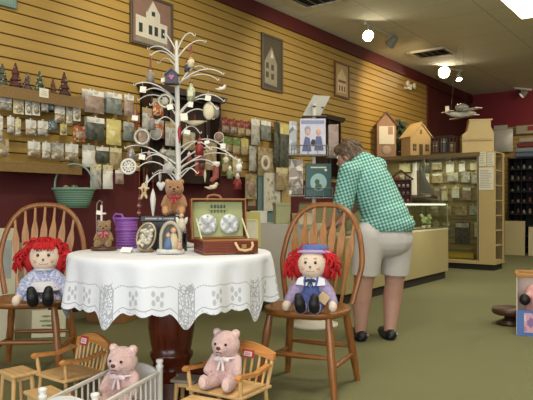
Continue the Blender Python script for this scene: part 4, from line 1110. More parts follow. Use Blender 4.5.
def f_icicle(t, h, c):
    m = MB(); m.lathe([(0, -h/2), (h*.03, -h*.4), (h*.075, -h*.1), (h*.1, h*.12), (h*.07, h*.3), (h*.03, h*.42), (0, h*.5)], 12); build(m, 'drop', c, t)
def f_tag(px, py, w, h, dz, label):
    p = TW(TL(px, py, dz)); m = MB(); m.box((0, 0, 0), (w*P, .002, h*P), ry=R.uniform(-.3, .3)); m.tube([(0, 0, h*P*.4), (R.uniform(-.006, .006), .004, h*P*.5+.03)], .001, 4)
    tag(build(m, 'price_tag', mat('#e2ddcd', .6, .04), loc=p, rotz=TH+R.uniform(-.3, .3)), label, 'tag', 'white price tags on the tree')
SIL = mat('#a9a498', .35, .2, 40, metal=.3); CRM = mat('#cbbf9c', .6, .15, 40); WHO = mat('#d5d1c6', .55, .1, 40); REDO = mat('#7d211c', .5, .15, 40); SKN = mat('#cf9f80', .6); DKO = mat('#35302f', .5, .3, 40); GOLD = mat('#9a7a3c', .4, .2, 40, metal=.4)
t = orn('bell_ornament', 191, 60.5, 0, 'cream angel ornament on a red ribbon below the upper branches', 'ornament', 47)
f_figure(t, 14*P, CRM, SKN, GOLD); m = MB(); m.box((0, .004, 9*P), (.012, .003, 12*P)); build(m, 'ribbon', REDO, t)
t = orn('figurine_ornament', 150.5, 74, .03, 'grey doll ornament on a red cord, high on the tree\'s wall side', 'ornament', 55); f_figure(t, 17*P, mat('#8d8274', .6, .4, 60), SKN, mat('#5a4034', .6))
m = MB(); m.box((0, 0, 12*P), (.01, .003, 8*P)); build(m, 'ribbon', REDO, t)
t = orn('house_ornament', 172, 77.5, -.06, 'dark birdhouse ornament with a pink heart on the trunk', 'ornament', 68)
w = 6*P; m = MB(); m.prism([(-w, -w), (w, -w), (w, w*.3), (0, w*1.2), (-w, w*.3)], -.02, .02); build(m, 'walls', mat('#3b3844', .5, .2, 30), t)
m = MB()
for s in (-1, 1): m.box((s*w*.6, 0, w*.82), (w*1.6, .06, .006), ry=s*.72)
build(m, 'roof', mat('#55525c', .5), t)
m = MB(); 
for s in (-1, 1): m.ell((s*w*.2, -.021, w*.05), (w*.27, .006, w*.3), ry=s*.5)
m.ell((0, -.021, -w*.25), (w*.25, .006, w*.3)); build(m, 'heart', mat('#b06a90', .5), t)
m = MB(); m.box((0, -.01, -w*1.05), (w*2.3, .06, .008)); build(m, 'base', mat('#2c2a32', .5), t)
t = orn('bottle_ornament', 191, 91, -.08, 'pale green bottle ornament hanging right of the trunk', 'ornament', 76); f_bottle(t, 19*P, mat('#a7aa86', .25, .15, 30), mat('#7a5a3a', .5))
t = orn('bird_ornament', 222, 88.5, .0, 'white bird ornament at the far tip beyond the dark cornice', 'ornament', 78); f_bird(t, 9*P, WHO)
t = orn('plaque_ornament', 209, 111, -.1, 'oval cream plaque ornament with a beaded border', 'ornament', 100); f_disc(t, 5.2*P, 8*P, CRM, mat('#8f8670', .5, .3, 60))
t = orn('plaque_ornament', 216, 112, .0, 'thin oval grey ornament behind the oval cream plaque', 'ornament', 104); f_disc(t, 3*P, 6*P, mat('#8a8674', .5), mat('#6d685a', .5))
t = orn('boat_ornament', 195, 123, -.05, 'cream crescent boat-shaped ornament beside the trunk', 'ornament', 115)
m = MB(); m.grid(lambda u, v: ((u-.5)*24*P, .02*sin(PI*u)*cos(PI*(v)), -3.6*P*sin(PI*u)*sin(PI*v)+1.5*P*(2*abs(u-.5))**2+1*P), 18, 10); m.plate([((i/9-1)*12*P, .02*(1-abs(i/9-1)**2)) for i in range(19)]+[((1-i/9)*12*P, -.02*(1-abs(1-i/9)**2)) for i in range(19)], 1.3*P, 2*P); build(m, 'hull', CRM, t)
t = orn('ring_ornament', 165, 101, -.05, 'silver hoop ornament left of the trunk in front of the dark cabinet', 'ornament', 90); f_ring(t, 6*P, .008, SIL); m = MB(); m.ell((0, 0, 0), (3.5*P, .006, 4*P)); build(m, 'inset', mat('#a39c88', .5, .3, 60), t)
t = orn('ring_ornament', 142, 137, -.03, 'large silver hoop ornament above the snowflake disc', 'ornament', 120); f_ring(t, 7*P, .009, SIL)
t = orn('santa_ornament', 199.5, 146, -.1, 'red cone-hatted figure ornament right of the trunk', 'ornament', 135); f_figure(t, 18*P, REDO, SKN, REDO)
t = orn('santa_ornament', 237.5, 181, .06, 'red and white figure ornament hanging lowest beyond the picnic case', 'ornament', 164); f_figure(t, 17*P, REDO, SKN, WHO)
t = orn('stocking_ornament', 216, 173, -.06, 'red and cream stocking ornament above the picnic case', 'ornament', 162)
m = MB(); m.caps((0, 0, 8*P), (0, 0, -3*P), 3.2*P, 3*P, 10); m.caps((0, 0, -4*P), (-4*P, 0, -7*P), 3*P, 2.6*P, 10); build(m, 'sock', mat('#8f4a3c', .7, .3, 60), t, remesh=.006)
m = MB(); m.lathe([(0, 7*P), (3.8*P, 7*P), (3.8*P, 11*P), (0, 11*P)], 12); build(m, 'cuff', WHO, t)
t = orn('icicle_ornament', 136.5, 120, .0, 'dark red drop ornament at the tree\'s wall side', 'ornament', 100); f_icicle(t, 24*P, REDO)
t = orn('icicle_ornament', 179.5, 134, -.07, 'bright red drop ornament right against the trunk', 'ornament', 122); f_icicle(t, 20*P, mat('#9a1d1c', .4, .1))
t = orn('icicle_ornament', 153, 203, -.06, 'long silvery white drop ornament hanging beside the gingerbread man', 'ornament', 176); f_icicle(t, 30*P, WHO)
t = orn('snowflake_ornament', 128.5, 166.5, -.03, 'white openwork snowflake disc at the outermost lower branch tip', 'ornament', 148)
f_ring(t, 7*P, .007, WHO); m = MB()
for k in range(6):
    a = k*PI/3; m.tube([(0, 0, 0), (6.6*P*cos(a), 0, 6.6*P*sin(a))], .0045, 6); m.ell((4*P*cos(a+.5), 0, 4*P*sin(a+.5)), (.008, .004, .008), nu=6, nv=4)
m.ell((0, 0, 0), (.012, .006, .012)); build(m, 'snowflake', WHO, t)
t = orn('bell_ornament', 131, 154, .05, 'grey cone-shaped bell ornament behind the snowflake disc', 'ornament', 148)
m = MB(); m.lathe([(0, 7*P), (1.5*P, 6.5*P), (3.5*P, 2*P), (5.5*P, -7*P), (5*P, -7*P), (0, 3*P)], 16); build(m, 'bell', mat('#8f8d86', .3, .2, 50, metal=.3), t)
t = orn('gingerbread_ornament', 144, 191, -.05, 'cream gingerbread man ornament low on the tree\'s wall side', 'ornament', 168)
m = MB(); h = 8*P
m.ell((0, 0, h*.75), (h*.32, .009, h*.32)); m.caps((0, 0, h*.35), (0, 0, -h*.2), h*.3, h*.32, 10)
for s in (-1, 1): m.caps((s*h*.2, 0, h*.3), (s*h*.6, 0, h*.35), h*.16, h*.17, 8); m.caps((s*h*.15, 0, -h*.3), (s*h*.32, 0, -h*.85), h*.18, h*.2, 8)
build(m, 'cookie', mat('#c7b284', .7, .1, 40), t, remesh=.006)
m = MB()
for z in (.25, .0): m.ell((0, -h*.33, h*z), .006, nu=6, nv=4)
build(m, 'button', mat('#7a4a30', .5), t)
t = orn('bead_string', 139.5, 205, .02, 'string of red and brown beads hanging below the gingerbread man', 'ornament', 170)
for k in range(9):
    m = MB(); m.ell((R.uniform(-.004, .004), 0, (9-k*2.4)*P), (.012, .012, .010), nu=8, nv=5); build(m, 'bead', [REDO, mat('#b07a68', .5), DKO][k % 3], t)
t = orn('bird_ornament', 213, 187, -.1, 'white and brown bird ornament just over the picnic case handle', 'ornament', 166, .2); f_bird(t, 11*P, mat('#c9b594', .6, .3, 50))
t = orn('angel_ornament', 239, 165, .0, 'white angel ornament at the outermost tip over the red wall', 'ornament', 157); f_figure(t, 13*P, WHO, WHO, WHO)
t = orn('angel_ornament', 226, 158, .05, 'small cream angel ornament between the lower branches', 'ornament', 148); f_figure(t, 11*P, CRM, SKN, CRM)
t = orn('acorn_ornament', 202, 165, .03, 'brown acorn ornament between trunk and stocking', 'ornament', 155)
m = MB(); m.lathe([(0, -6*P), (2*P, -4.5*P), (3.4*P, 0), (3.2*P, 3*P), (0, 3*P)], 12); build(m, 'nut', mat('#5a3424', .4), t); m = MB(); m.lathe([(0, 2.5*P), (3.9*P, 2.5*P), (3.2*P, 5*P), (0, 6*P)], 12); build(m, 'cap', mat('#3c2a20', .7), t)
t = orn('bauble_ornament', 163, 152, .06, 'small silver bauble in the lower branches left of the trunk', 'ornament', 145); m = MB(); m.ell((0, 0, 0), 3.6*P); build(m, 'ball', SIL, t); m = MB(); m.lathe([(0, 3.3*P), (1.2*P, 3.3*P), (1.2*P, 4.6*P), (0, 4.6*P)], 10); build(m, 'cap', GOLD, t)
t = orn('heart_ornament', 161, 186, .05, 'pale heart ornament near the bear\'s ear', 'ornament', 172)
m = MB()
for s in (-1, 1): m.ell((s*2*P, 0, 1.4*P), (2.8*P, .01, 3.3*P), ry=s*.5)
m.ell((0, 0, -1.6*P), (2.3*P, .01, 3.6*P)); build(m, 'heart', WHO, t, remesh=.005)
for px, py, w, h, dz, lb in [(143, 89.5, 6, 6, -.06, 'white price tag on the outer branch by the bagged sheets'), (208, 98, 6, 5, -.12, 'white price tag above the oval cream plaque'), (190.5, 104.5, 5, 5, -.12, 'white price tag below the green bottle ornament'), (170, 107, 6, 5, -.09, 'white price tag below the silver hoop, left of the trunk'), (184, 117, 7, 7, -.12, 'white price tag just above the cream boat ornament'), (163, 80, 4, 4, -.05, 'tiny white price tag left of the dark birdhouse'), (187, 132, 6, 4, -.11, 'white price tag under the cream boat ornament'), (223, 146, 5, 5, -.03, 'white price tag at the lower outer branch tip'), (142, 157, 6, 5, -.08, 'white price tag right of the snowflake disc'), (207, 142, 5, 3, -.13, 'white price tag right of the red cone-hatted figure'), (135, 118, 6, 5, -.04, 'white price tag over the dark red drop')]:
    f_tag(px, py, w, h, dz, lb)

# more small ornaments crowding the lower branches
m_or = [('icicle_ornament', 160, 178, 160, .08, 18, 'slim silver drop ornament between the gingerbread man and the trunk', SIL),
        ('icicle_ornament', 147, 181, 168, .1, 15, 'slim pale drop ornament behind the gingerbread man', WHO),
        ('icicle_ornament', 205, 176, 165, -.02, 14, 'small cream drop ornament left of the stocking', CRM),
        ('icicle_ornament', 170, 136, 120, .05, 16, 'dull silver drop ornament left of the bright red one', SIL)]
for nm, px, py, ht, dz, h, lb, c in m_or:
    t = orn(nm, px, py, dz, lb, 'ornament', ht); f_icicle(t, h*P, c)
for px, py, ht, dz, h, lb, a, b, c in [(152, 122, 108, -.05, 15, 'grey hooded figure ornament before the dark cabinet', mat('#7c756c', .6, .3, 50), SKN, mat('#6a5c54', .6)),
        (149, 157, 142, .05, 14, 'brown-robed figure ornament under the left lower branch', mat('#6d5442', .6, .3, 50), SKN, CRM),
        (189, 158, 146, .06, 14, 'dark red robed figure ornament just right of the trunk', mat('#6e2a26', .6, .3, 50), SKN, WHO),
        (230, 172, 160, -.04, 13, 'green-robed figure ornament beside the white angel', mat('#66744c', .6, .3, 50), SKN, WHO),
        (187, 66, 56, .05, 12, 'dark blue figure ornament close behind the cream angel', mat('#3a3c4c', .6, .3, 50), SKN, REDO)]:
    t = orn('figurine_ornament', px, py, dz, lb, 'ornament', ht); f_figure(t, h*P, a, b, c)
for px, py, ht, dz, r, lb, c in [(156, 134, 122, .04, 5.5, 'grey round plaque ornament between hoop and trunk', mat('#8b857a', .5, .3, 50)),
        (219, 137, 128, .05, 4.5, 'small brown round plaque ornament under the right outer branch', mat('#7a5c42', .5, .3, 50)),
        (168, 168, 156, -.06, 4.5, 'small silver round plaque ornament by the lower trunk', mat('#a8a49a', .4, .3, 50))]:
    t = orn('plaque_ornament', px, py, dz, lb, 'ornament', ht); f_disc(t, r*P, r*P, c, SIL)

# ---- things standing on the cloth
def on(px, Z): return cp(px, Z, ZT)
def px2(Z): return Z/FPX
# dark gift box with the brown bear on it
b0 = on(163.5, 3.30); u = px2(3.30)
t = thing('gift_box', 'black box with pale lettering lines under the brown teddy bear', 'box', b0, TH)
bw, bd, bh = 39*u, .13, 33*u
m = MB(); m.box((0, 0, bh*.42), (bw, bd, bh*.84)); build(m, 'box_body', mat('#1b191b', .4, .1), t, bev=.003)
m = MB(); m.box((0, 0, bh*.92), (bw+.008, bd+.008, bh*.16)); build(m, 'lid', mat('#232124', .4, .1), t, bev=.003)
m = MB()
for a, b in ((-.4, -.1), (-.07, .02), (.05, .32)): m.box((bw*(a+b)/2, -bd/2-.006, bh*.93), (bw*(b-a), .003, .008))
build(m, 'lettering', mat('#a8a49c', .6), t)

def plush(m_, P_, hh):
    """seated bear blobs of height hh"""
    k = hh
    m_.ell((0, 0, .30*k), (.23*k, .19*k, .29*k)); m_.ell((0, -.03*k, .70*k), (.25*k, .22*k, .235*k)); m_.ell((0, -.2*k, .655*k), (.12*k, .12*k, .095*k))
    for s in (-1, 1):
        m_.ell((s*.175*k, .0, .885*k), (.082*k, .05*k, .082*k))
        m_.caps((s*.2*k, -.02*k, .46*k), (s*(.27*k+P_.get('arm', 0)), -.16*k, .27*k), .085*k, .08*k)
        m_.caps((s*.15*k, -.1*k, .1*k), (s*(.2*k), -.36*k, .10*k), .11*k, .10*k)
        m_.ell((s*.21*k, -.42*k, .14*k), (.10*k, .07*k, .13*k))
def teddy(loc, rz, hh, fur, pale, label, name='teddy_bear', bow=None, tilt=0, group=None, tagc=None):
    t = thing(name, label, 'teddy bear', loc, rz, group)
    m = MB(); plush(m, {}, hh); k = hh
    build(m, 'bear_body', fur, t, remesh=hh*.022, it=3)
    for s in (-1, 1):
        m = MB(); m.ell((s*.21*k, -.485*k, .14*k), (.07*k, .015*k, .09*k)); build(m, 'paw_pad', pale, t)
        m = MB(); m.ell((s*.175*k, -.042*k, .885*k), (.046*k, .018*k, .046*k)); build(m, 'inner_ear', pale, t)
        m = MB(); m.ell((s*.095*k, -.235*k, .74*k), .024*k, nu=8, nv=6); build(m, 'eye', mat('#15100e', .15), t)
    m = MB(); m.ell((0, -.315*k, .69*k), (.04*k, .025*k, .03*k)); n_ = build(m, 'nose', mat('#4a2a24', .5), t)
    m = MB(); m.tube([(-.05*k, -.29*k, .61*k), (0, -.315*k, .63*k), (.05*k, -.29*k, .61*k)], .008*k, 5); build(m, 'mouth', mat('#4a2a24', .6), t)
    if bow:
        m = MB()
        for s in (-1, 1): m.ell((s*.075*k, -.195*k, .49*k), (.075*k, .03*k, .042*k), ry=s*.35); m.caps((s*.02*k, -.2*k, .46*k), (s*.05*k, -.235*k, .32*k), .02*k, .028*k, 8)
        m.ell((0, -.21*k, .49*k), .04*k); m.tube([(.2*k*cos(a), -.01*k+.185*k*sin(a), .5*k) for a in [2*PI*i/20 for i in range(21)]], .022*k, 6, caps=False)
        build(m, 'ribbon', bow, t)
    return t
def furm(hexc, name, s=60):
    n = NT(name); o = n.obj(); c = lin(hexc); a = n.noise(o, s, 4); b = n.noise(o, s*4, 3)
    n.col(n.mix(a, mul(c, .7), mul(c, 1.25))); n.b.inputs['Roughness'].default_value = .95; n.b.inputs['Sheen Weight'].default_value = .4
    n.bump(n.ma('ADD', a, b), .8, .012); return n.m
BRF = furm('#a5703c', 'brown_plush'); GLD = furm('#8f6a34', 'tan_plush'); PNK = furm('#dfb9b2', 'pink_plush', 45)
tl = b0.copy(); tl.z = ZT+bh
teddy(tl+MX.Rotation(TH, 3, 'Z') @ V((.06, -.01, .003)), TH+.10, 38*u, BRF, mat('#bd8c58', .8), 'brown teddy bear with a red ribbon sitting on the black box', bow=mat('#a8363a', .6))
# second brown bear's red-bowed neighbour is part of the same bear; small tan bear on a wooden base
s0 = on(104, 3.24); u = px2(3.24)
t = thing('resin_bear', 'small golden bear figurine with a pink bow on a brown base', 'figurine', s0, TH+.15)
m = MB(); m.lathe([(0, 0), (13*u, 0), (13.2*u, 2*u), (12*u, 3*u), (0, 3*u)], 24, sy=.7); build(m, 'base', wood('#5e3620', .7, 'X'), t)
k = 28*u; mm = MX.Translation((0, .0, 3*u)); m = MB(); m.X = mm; plush(m, {}, k); build(m, 'bear_body', GLD, t, remesh=k*.028, it=3)
for s_ in (-1, 1):
    m = MB(); m.X = mm; m.ell((s_*.09*k, -.235*k, .74*k), .025*k, nu=8, nv=6); build(m, 'eye', mat('#15100e', .2), t)
m = MB(); m.X = mm; m.ell((0, -.315*k, .68*k), .032*k, nu=8, nv=6); build(m, 'nose', mat('#2a1a14', .4), t)
m = MB(); m.X = mm
for s_ in (-1, 1): m.ell((s_*.1*k, -.21*k, .49*k), (.1*k, .03*k, .055*k), ry=s_*.35); m.caps((s_*.03*k, -.21*k, .45*k), (s_*.07*k, -.23*k, .34*k), .025*k, .03*k, 8)
build(m, 'ribbon', mat('#b8586a', .6), t)
# white wire hook stand with a tag
h0 = on(101.5, 3.42); u = px2(3.42); t = thing('wire_stand', 'thin white wire hook stand behind the golden bear figurine', 'stand', h0, TH)
m = MB(); m.lathe([(0, 0), (.04, 0), (.04, .008), (0, .012)], 16); build(m, 'base', WT, t)
H = 47*u
m = MB(); m.tube([(0, 0, 0), (0, 0, H*.86), (.0, 0, H*.9)], .006, 7); m.tube([(-.02, 0, H*.72), (.025, 0, H*.72)], .006, 6); build(m, 'post', WHO, t)
m = MB(); m.tube([(0, 0, H*.88), (.004, 0, H*.97), (-.012, 0, H*1.0), (-.025, 0, H*.93), (-.028, 0, H*.6), (-.026, 0, H*.2)], .003, 6); build(m, 'hook', mat('#7c766c', .4), t)
m = MB(); m.box((-.012, -.006, H*.74), (.03, .002, .022), ry=.15); tag(build(m, 'price_tag', mat('#e2ddcd', .6), loc=h0, rotz=TH), 'white tag hanging on the wire hook stand', 'tag')
# purple basket
b0 = on(126.5, 3.41); u = px2(3.41); t = thing('basket', 'small purple woven bucket basket with a side handle on the table', 'basket', b0, TH)
n = NT('purple_wicker'); o = n.obj(); s = n.sep(o); wv = n.ma('SINE', n.ma('MULTIPLY', s[2], 420)); c = lin('#7d4794')
n.col(n.mix(n.ma('MULTIPLY_ADD', wv, .5, .5), mul(c, .75), mul(c, 1.2))); n.b.inputs['Roughness'].default_value = .5; n.bump(wv, .4, .005)
r = 11*u; H = 29*u
m = MB(); m.lathe([(0, 0), (r*.86, 0), (r*.92, H*.1), (r*1.0, H), (r*.95, H), (r*.85, H*.1), (0, H*.05)], 30); build(m, 'bucket', n.m, t)
for z in (.02, .62, 1.0):
    m = MB(); m.tube([(r*(.88+.13*z)*cos(a), r*(.88+.13*z)*sin(a), H*z) for a in [2*PI*k/30 for k in range(31)]], .006, 6, caps=False); build(m, 'band', mat('#8a52a2', .5), t)
m = MB(); m.tube([(-r*.95, 0, H*.8), (-r*1.15, -.01, H*1.05), (-r*.9, -.02, H*1.16), (-r*.3, -.03, H*1.14), (-r*.12, -.04, H*1.0)], .006, 7); build(m, 'handle', mat('#8a52a2', .5), t)
# folded white tag on the cloth
c0 = on(127.5, 3.08); m = MB(); m.prism([(-.022, 0), (0, .024), (.022, 0), (.020, 0), (0, .021), (-.020, 0)], -.033, .033)
tag(build(m, 'price_card', mat('#e9e6df', .6, .03), loc=c0, rotz=TH+1.1), 'folded white price card on the cloth before the purple basket', 'card')
# silver geode / egg ornament with gold rim
e0 = on(147, 3.12); u = px2(3.12); t = thing('egg_ornament', 'oval silver and gold relief ornament standing before the black box', 'ornament', e0, TH-.1)
m = MB(); T = MX.Translation((0, 0, 15*u)) @ MX.Rotation(.3, 4, 'Y'); m.ell((0, 0, 0), (9.5*u, .035, 14.5*u), T, nu=22, nv=14); build(m, 'shell', mat('#6f6a62', .35, .4, 35, metal=.3), t)
m = MB(); m.tube([tuple(T @ V((9*u*cos(a), -.014, 13.8*u*sin(a)))) for a in [2*PI*k/30 for k in range(31)]], .006, 7, caps=False); build(m, 'rim', mat('#a89878', .35, .2, 30, metal=.5), t)
m = MB()
for k in range(26): m.ell((R.uniform(-.6, .6)*9*u, -.03, R.uniform(-.7, .6)*13*u), (R.uniform(.008, .014), .012, R.uniform(.008, .016)), T, nu=7, nv=5, ry=R.random()*3)
build(m, 'relief', mat('#c3baa6', .4, .4, 40, metal=.2), t)
m = MB(); m.lathe([(0, 0), (7*u, 0), (6.5*u, 2.5*u), (4*u, 4*u), (0, 4*u)], 16, sy=.7); build(m, 'foot', mat('#7c6448', .5, .3, 40), t)
# nativity arch
n0 = on(170.5, 2.99); u = px2(2.99); t = thing('nativity_figurine', 'small arched nativity figurine with a blue robed figure on an oval base', 'figurine', n0, TH+.1)
STN = mat('#a79f8c', .7, .25, 40)
m = MB(); m.lathe([(0, 0), (14*u, 0), (14*u, 3*u), (13*u, 4.5*u), (0, 4.5*u)], 26, sy=.55); build(m, 'base', mat('#c3c0b6', .6, .2, 50), t)
m = MB(); pts = [(-9.5*u, .01, 4*u)]+[(-9.5*u*cos(a), .01, 15*u+16*u*sin(a)) for a in [PI*k/14 for k in range(15)]]+[(9.5*u, .01, 4*u)]; m.tube(pts, 2.0*u, 8, flat=1.5); build(m, 'arch', STN, t)
m = MB(); m.prism([(-9*u, 4*u)]+[(-9*u*cos(PI*k/14), 15*u+15.5*u*sin(PI*k/14)) for k in range(15)]+[(9*u, 4*u)], .012, .02); build(m, 'back_wall', mat('#5a5648', .7, .3, 40), t)
def robed(x, y, z, h, robe, veil):
    m = MB(); m.lathe([(0, 0), (h*.3, 0), (h*.26, h*.3), (h*.13, h*.66), (0, h*.72)], 12, MX.Translation((x, y, z))); f = build(m, 'robed_figure', robe, t)
    m = MB(); m.ell((x, y-.002, z+h*.8), h*.13); build(m, 'head', mat('#c79a7c', .6), f)
    m = MB(); m.ell((x, y+h*.03, z+h*.83), (h*.15, h*.13, h*.16)); build(m, 'veil', veil, f)
robed(-2*u, -.012, 4.5*u, 17*u, mat('#51698c', .6, .1), mat('#6c86a8', .6)); robed(3*u, .004, 4.5*u, 23*u, mat('#b8ab8c', .6), mat('#8a6a48', .6)); robed(9*u, -.02, 4.5*u, 11*u, mat('#b08a74', .6), mat('#9a7a66', .6))
# dark slender bottle figure
f0 = on(181.5, 3.17); u = px2(3.17); t = thing('bottle_figurine', 'slender dark bottle with a white winged top beside the picnic case', 'figurine', f0, TH)
m = MB(); m.lathe([(0, 0), (5.5*u, 0), (5.6*u, 16*u), (5*u, 19*u), (0, 20*u)], 18); build(m, 'bottle_body', mat('#16171a', .25), t)
m = MB(); m.lathe([(0, 19*u), (5*u, 19*u), (4.2*u, 25*u), (2.2*u, 32*u), (0, 33*u)], 14); build(m, 'gown', mat('#c4bca6', .6, .15, 30), t)
m = MB(); m.ell((0, 0, 35*u), 2.4*u); build(m, 'head', mat('#cda888', .6), t)
for s_ in (-1, 1):
    m = MB(); m.ell((s_*3.5*u, .01, 29*u), (2*u, .004, 5*u), ry=s_*.4); build(m, 'wing', mat('#d6d0c0', .5), t)

# ---- open picnic case
s0 = on(225.5, 3.06); u = px2(3.1); SY = .20; SWd = 53*u; SH = 13*u; yaw = .34
t = thing('picnic_case', 'open reddish wicker picnic case with a green lining, plates strapped in its lid', 'picnic case', s0, TH+yaw)
n = NT('red_brown_wicker'); o = n.obj(); sp = n.sep(o); c = lin('#6a2c18'); wv = n.ma('SINE', n.ma('MULTIPLY', sp[2], 500)); nn = n.noise(o, 40, 3)
n.col(n.mix(nn, mul(c, .7), mul(c, 1.2))); n.b.inputs['Roughness'].default_value = .35; n.bump(wv, .25, .004); WK = n.m
EDG = mat('#8d5a2a', .4, .15, 20); LIN = mat('#9fa474', .8, .08, 12); LINB = mat('#8c9468', .8, .08, 12)
def tray(name, T, dep, SWd=SWd):
    m = MB(); w2, d2, th = SWd/2, SY/2, .008
    for a, b in (((-w2, 0), (th, SY)), ((w2, 0), (th, SY))): m.box((a[0], 0, dep/2), (b[0], b[1], dep), m=T)
    for s_ in (-1, 1): m.box((0, s_*d2, dep/2), (SWd, th, dep), m=T)
    m.box((0, 0, th/2), (SWd, SY, th), m=T); o_ = build(m, name, WK, t, bev=.003)
    m = MB(); pts = [(-w2, -d2, dep), (w2, -d2, dep), (w2, d2, dep), (-w2, d2, dep), (-w2, -d2, dep)]
    m.tube([tuple(T @ V(p)) for p in pts], .0065, 7); m.tube([tuple(T @ V((p[0], p[1], .004))) for p in pts], .005, 6); build(m, 'edging', EDG, o_)
    m = MB(); m.box((0, 0, th+.003), (SWd-.02, SY-.02, .004), m=T); build(m, 'lining', LIN, o_)
    return o_
Ib = MX.Identity(4)
tray('case_bottom', Ib, SH)
TL_ = MX.Translation((0, SY/2+.006, SH+.004)) @ MX.Rotation(PI/2+ -.12, 4, 'X') @ MX.Translation((0, SY/2, -.035))
LT = MX.Translation((0, SY/2+.045, SH-.005)) @ MX.Rotation(PI/2-.10, 4, 'X') @ MX.Translation((0, SY/2, 0))
lid = tray('case_lid', LT, .04, SWd*1.07)
for s_ in (-1, 1):
    Tp = LT @ MX.Translation((s_*SWd*.22, -SY*.13, .014))
    m = MB(); m.lathe([(0, .0), (.03, .0), (.049, .010), (.051, .012), (.03, .004), (0, .003)], 28, Tp); pl = build(m, 'plate', mat('#dcdcd8', .25, .03), lid)
    p2 = MB()
    for a in (.78, 2.36):
        p2.box((0, 0, .014), (.098, .011, .003), m=Tp, rz=a)
    build(p2, 'strap', mat('#a9adb2', .6, .2, 60), lid)
    p3 = MB()
    for k in range(8):
        a = k*PI/4; p3.ell((.04*cos(a), .04*sin(a), .0125), (.005, .005, .0015), Tp, nu=8, nv=4)
    build(p3, 'plate_pattern', mat('#9aa0a8', .4), lid)
# cutlery in the lid
for k, x in enumerate((-.034, -.017, .0, .017, .034)):
    Tc = LT @ MX.Translation((x, SY*.26, .016)); m = MB(); m.box((0, -.004, 0), (.005, .03, .003), m=Tc); m.ell((0, .014, 0), (.006, .010, .003), Tc, nu=8, nv=5); build(m, 'cutlery', mat('#5d6058', .3, .1, metal=.5), lid)
m = MB(); m.box((0, SY*.255, .02), (.1, .008, .003), m=LT); build(m, 'cutlery_strap', LINB, lid)
for s_ in (-1, 1):
    m = MB(); a = LT @ V((s_*(SWd/2-.012), -.0, .04)); b = V((s_*(SWd/2-.012), -.0, SH)); 
    m.tube([a, b], .0035, 6, flat=2.2); build(m, 'lid_stay', mat('#d2cf9e', .7), t)
m = MB(); m.box((0, 0, SH-.012), (SWd-.03, SY-.03, .012)); build(m, 'folded_napkin', LINB, t, bev=.004)
HND = mat('#caa878', .45, .1, 30)
def handle(T, name, par, c):
    m = MB(); m.tube([tuple(T @ V(p)) for p in ((-.042, 0, .012), (-.04, -.018, .0), (-.03, -.022, -.018), (0, -.024, -.024), (.03, -.022, -.018), (.04, -.018, 0), (.042, 0, .012))], .0065, 8)
    build(m, name, c, par)
handle(MX.Translation((.062, -SY/2-.004, SH*.62)), 'handle', t, HND)
m = MB(); m.box((.062, -SY/2-.008, SH*.55), (.022, .01, .02)); build(m, 'latch', mat('#b49a68', .35, metal=.5), t)
handle(LT @ MX.Translation((-.015, SY/2+.004, .02)) @ MX.Rotation(-PI/2, 4, 'X') @ MX.Rotation(PI, 4, 'X') , 'lid_handle', lid, mat('#8a5a34', .5))
# small frame box behind the case
q0 = on(249.5, 3.42); u = px2(3.42); t = thing('framed_card', 'small yellow-green framed card standing behind the picnic case', 'frame', q0, TH+.25)
m = MB(); T = MX.Rotation(-.12, 4, 'X'); w, h = 24*u, 36*u
m.box((0, 0, h/2), (w, .012, h), m=T); build(m, 'mount', mat('#a39a55', .6, .12, 20), t, bev=.002)
m = MB(); m.box((0, -.008, h*.45), (w*.62, .004, h*.55), m=T); build(m, 'card', mat('#b9b49a', .6, .15, 30), t)
m = MB()
for s_ in (-1, 1): m.box((s_*w*.34, -.009, h*.45), (.008, .006, h*.62), m=T)
for z in (.14, .76): m.box((0, -.009, h*z), (w*.7, .006, .008), m=T)
build(m, 'frame', mat('#c4ba80', .5), t)
